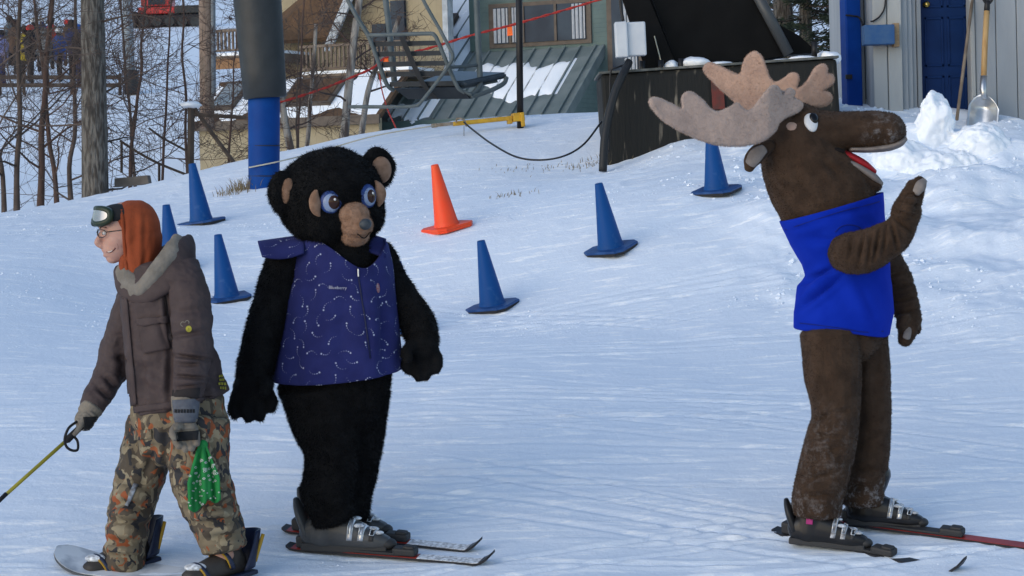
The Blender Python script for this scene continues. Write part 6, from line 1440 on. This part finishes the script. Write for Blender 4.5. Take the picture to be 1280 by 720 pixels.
def binding(parent, P, f, sd_, up):
    V = []; F = []; n = 14; m_ = 8
    for j in range(m_ + 1):
        v = j / m_
        for i in range(n + 1):
            a = math.pi * (i / n - .5) * (1.1 - .35 * v); rr = .078 + .01 * v
            V.append(P(.035 - rr * math.cos(a) * (1.0) - .05 * v, rr * math.sin(a) * (1 - .25 * v * v), .03 + .15 * v))
    for j in range(m_):
        for i in range(n): F.append((j * (n + 1) + i, j * (n + 1) + i + 1, (j + 1) * (n + 1) + i + 1, (j + 1) * (n + 1) + i))
    o = mesh_obj('highback', V, F, m_nav, parent, True); o.modifiers.new('t', 'SOLIDIFY').thickness = .008
    for k2 in (-1, 1):
        pts = [P(.035 - (.088 + .01 * v) * math.cos(k2 * .75) - .05 * v, (.088 + .008 * v) * math.sin(k2 * .75), .05 + .11 * v) for v in np.linspace(0, 1, 6)]
        MB().tube(pts, .008, 8).build('yellow_rib', m_ysr, o, True)
    for (x, z, r) in ((.10, .115, .064), (.22, .075, .060)):
        pts = [P(x + .02 * math.sin(a), r * math.cos(a) * 1.08, z - .045 + .065 * math.sin(a)) for a in np.linspace(-.3, math.pi + .3, 16)]
        MB().tube(pts, .012, 8).build('ankle_strap', m_nav, parent, True)
        MB().tube([p + up * .004 + f * .012 for p in pts], .005, 6).build('strap_edge', m_ysr, parent, True)
    mb = MB(); mb.box(P(.12, 0, .006), (.30, .15, .02), [f, sd_, up], .006); mb.build('base_plate', m_nav, parent)
b1 = board_boot(W(304, 716, S.D - .02), W(248, 733, S.D - .18), True); binding(b1[0], *b1[1:])
b2 = board_boot(W(186, 700, S.D + .14), W(122, 722, S.D + .0), False); binding(b2[0], *b2[1:])
# green bandana hanging from the hip
m_bnd = pm('green_bandana', (.012, .21, .05), .8, (.015, .25, .06), 10)
V = []; F = []; nu, nv = 30, 22
for j in range(nv + 1):
    v = j / nv
    for i in range(nu + 1):
        u = i / nu; wv = 5 + 15 * min(1, v * 1.7)
        x = 254 + (u - .5) * 2 * wv - 1 + 3 * v; y = 556 + v * (80 - 14 * u * (1 if u > .55 else .2) + 5 * math.sin(u * 9)); dz = -.265 - .016 * math.sin(u * 13 + .6) * min(1, v * 3) - .008 * math.sin(u * 29) * v
        V.append(J(x, y, dz - .015 * v))
for j in range(nv):
    for i in range(nu): F.append((j * (nu + 1) + i, j * (nu + 1) + i + 1, (j + 1) * (nu + 1) + i + 1, (j + 1) * (nu + 1) + i))
ban = mesh_obj('bandana', V, F, m_bnd, S.root, True); ban.modifiers.new('t', 'SOLIDIFY').thickness = .003
mb = MB(); mb.add(*S.ball(254, 556, -.255, 6, 6, 5)); mb.build('knot', m_bnd, ban, True)
bbv = bvh_world(ban)
m_wp = pm('white_bandana_print', (.55, .62, .58), .8)
rng = np.random.default_rng(5)
for k2 in range(70):
    x, y = 236 + rng.random() * 38, 572 + rng.random() * 60; big = y > 606
    ring_mark('print_mark', bbv, x, y, (.35 if big else .8), (.95 if big else 1.5), ban, m_wp, 7)
# ski pole
pole = empty('ski_pole', W(100, 533, S.D - .06), 'yellow pole with black grip and strap held by the snowboarder', 'pole')
P1 = W(-95, 710, S.D - .30)
MB().tube([A1 - ax_ * .02, P1], .0082, 10).build('shaft', pm('yellow_pole_paint', (.42, .36, .04), .4, (.36, .31, .04), 12), pole, True)
MB().tube([A0 - ax_ * .02, A0 + ax_ * .03, A0 + ax_ * .10, A1, A1 + ax_ * .01], [.017, .0155, .0145, .016, .010], 12).build('grip', m_gbk, pole, True)
MB().tube(curve_pts([J(96, 527, -.09), J(86, 535, -.13), J(81, 548, -.14), J(83, 558, -.14), J(90, 563, -.13), J(97, 562, -.12), J(97, 552, -.10), J(93, 546, -.09)], 6), .006, 6).build('strap', m_gbk, pole, True)
b = W(4, 621, S.D - .21); mb = MB(); mb.tube([b - ax_ * .02, b + ax_ * .06], .0095, 10); mb.build('shaft_band', m_gbk, pole, True)
# snowboard
sbx = empty('snowboard', W(150, 708, S.D), 'pale grey snowboard half covered with snow under the snowboarder', 'snowboard')
a = on_ground(72, 702, -.004); b = on_ground(345, 742, -.012); f = b - a; L = np.linalg.norm(f); f /= L; up = gnormal(*((a + b) / 2)[:2]); up -= f * up.dot(f); up /= np.linalg.norm(up); sd_ = np.cross(up, f)
def board(z0, t, mat, nm, k=1.0):
    V = []; F = []; n = 60
    for i in range(n + 1):
        q = i / n; x = q * L; e = min(q, 1 - q) * L; wd = .140 * (1 - .10 * math.sin(math.pi * q)) * k
        if e < .19: wd *= math.sqrt(max(.003, 1 - ((.19 - e) / .19) ** 2.2))
        z = z0 + .06 * max(0, (.22 - e) / .22) ** 2; c0 = a + f * x + up * z
        V += [c0 - sd_ * wd, c0 + sd_ * wd, c0 + sd_ * wd + up * t, c0 - sd_ * wd + up * t]
    for i in range(n):
        for k2 in range(4): F.append((i * 4 + k2, i * 4 + (k2 + 1) % 4, i * 4 + 4 + (k2 + 1) % 4, i * 4 + 4 + k2))
    F += [(3, 2, 1, 0), tuple(n * 4 + k2 for k2 in range(4))]
    return mesh_obj(nm, V, F, mat, sbx, False)
board(0, .010, pm('board_edge', (.10, .11, .12), .5), 'base')
board(.0105, .003, pm('board_top', (.42, .46, .52), .4, (.95, .97, 1.0), 7, 5, thr=(.35, .55)), 'top_sheet', .96)
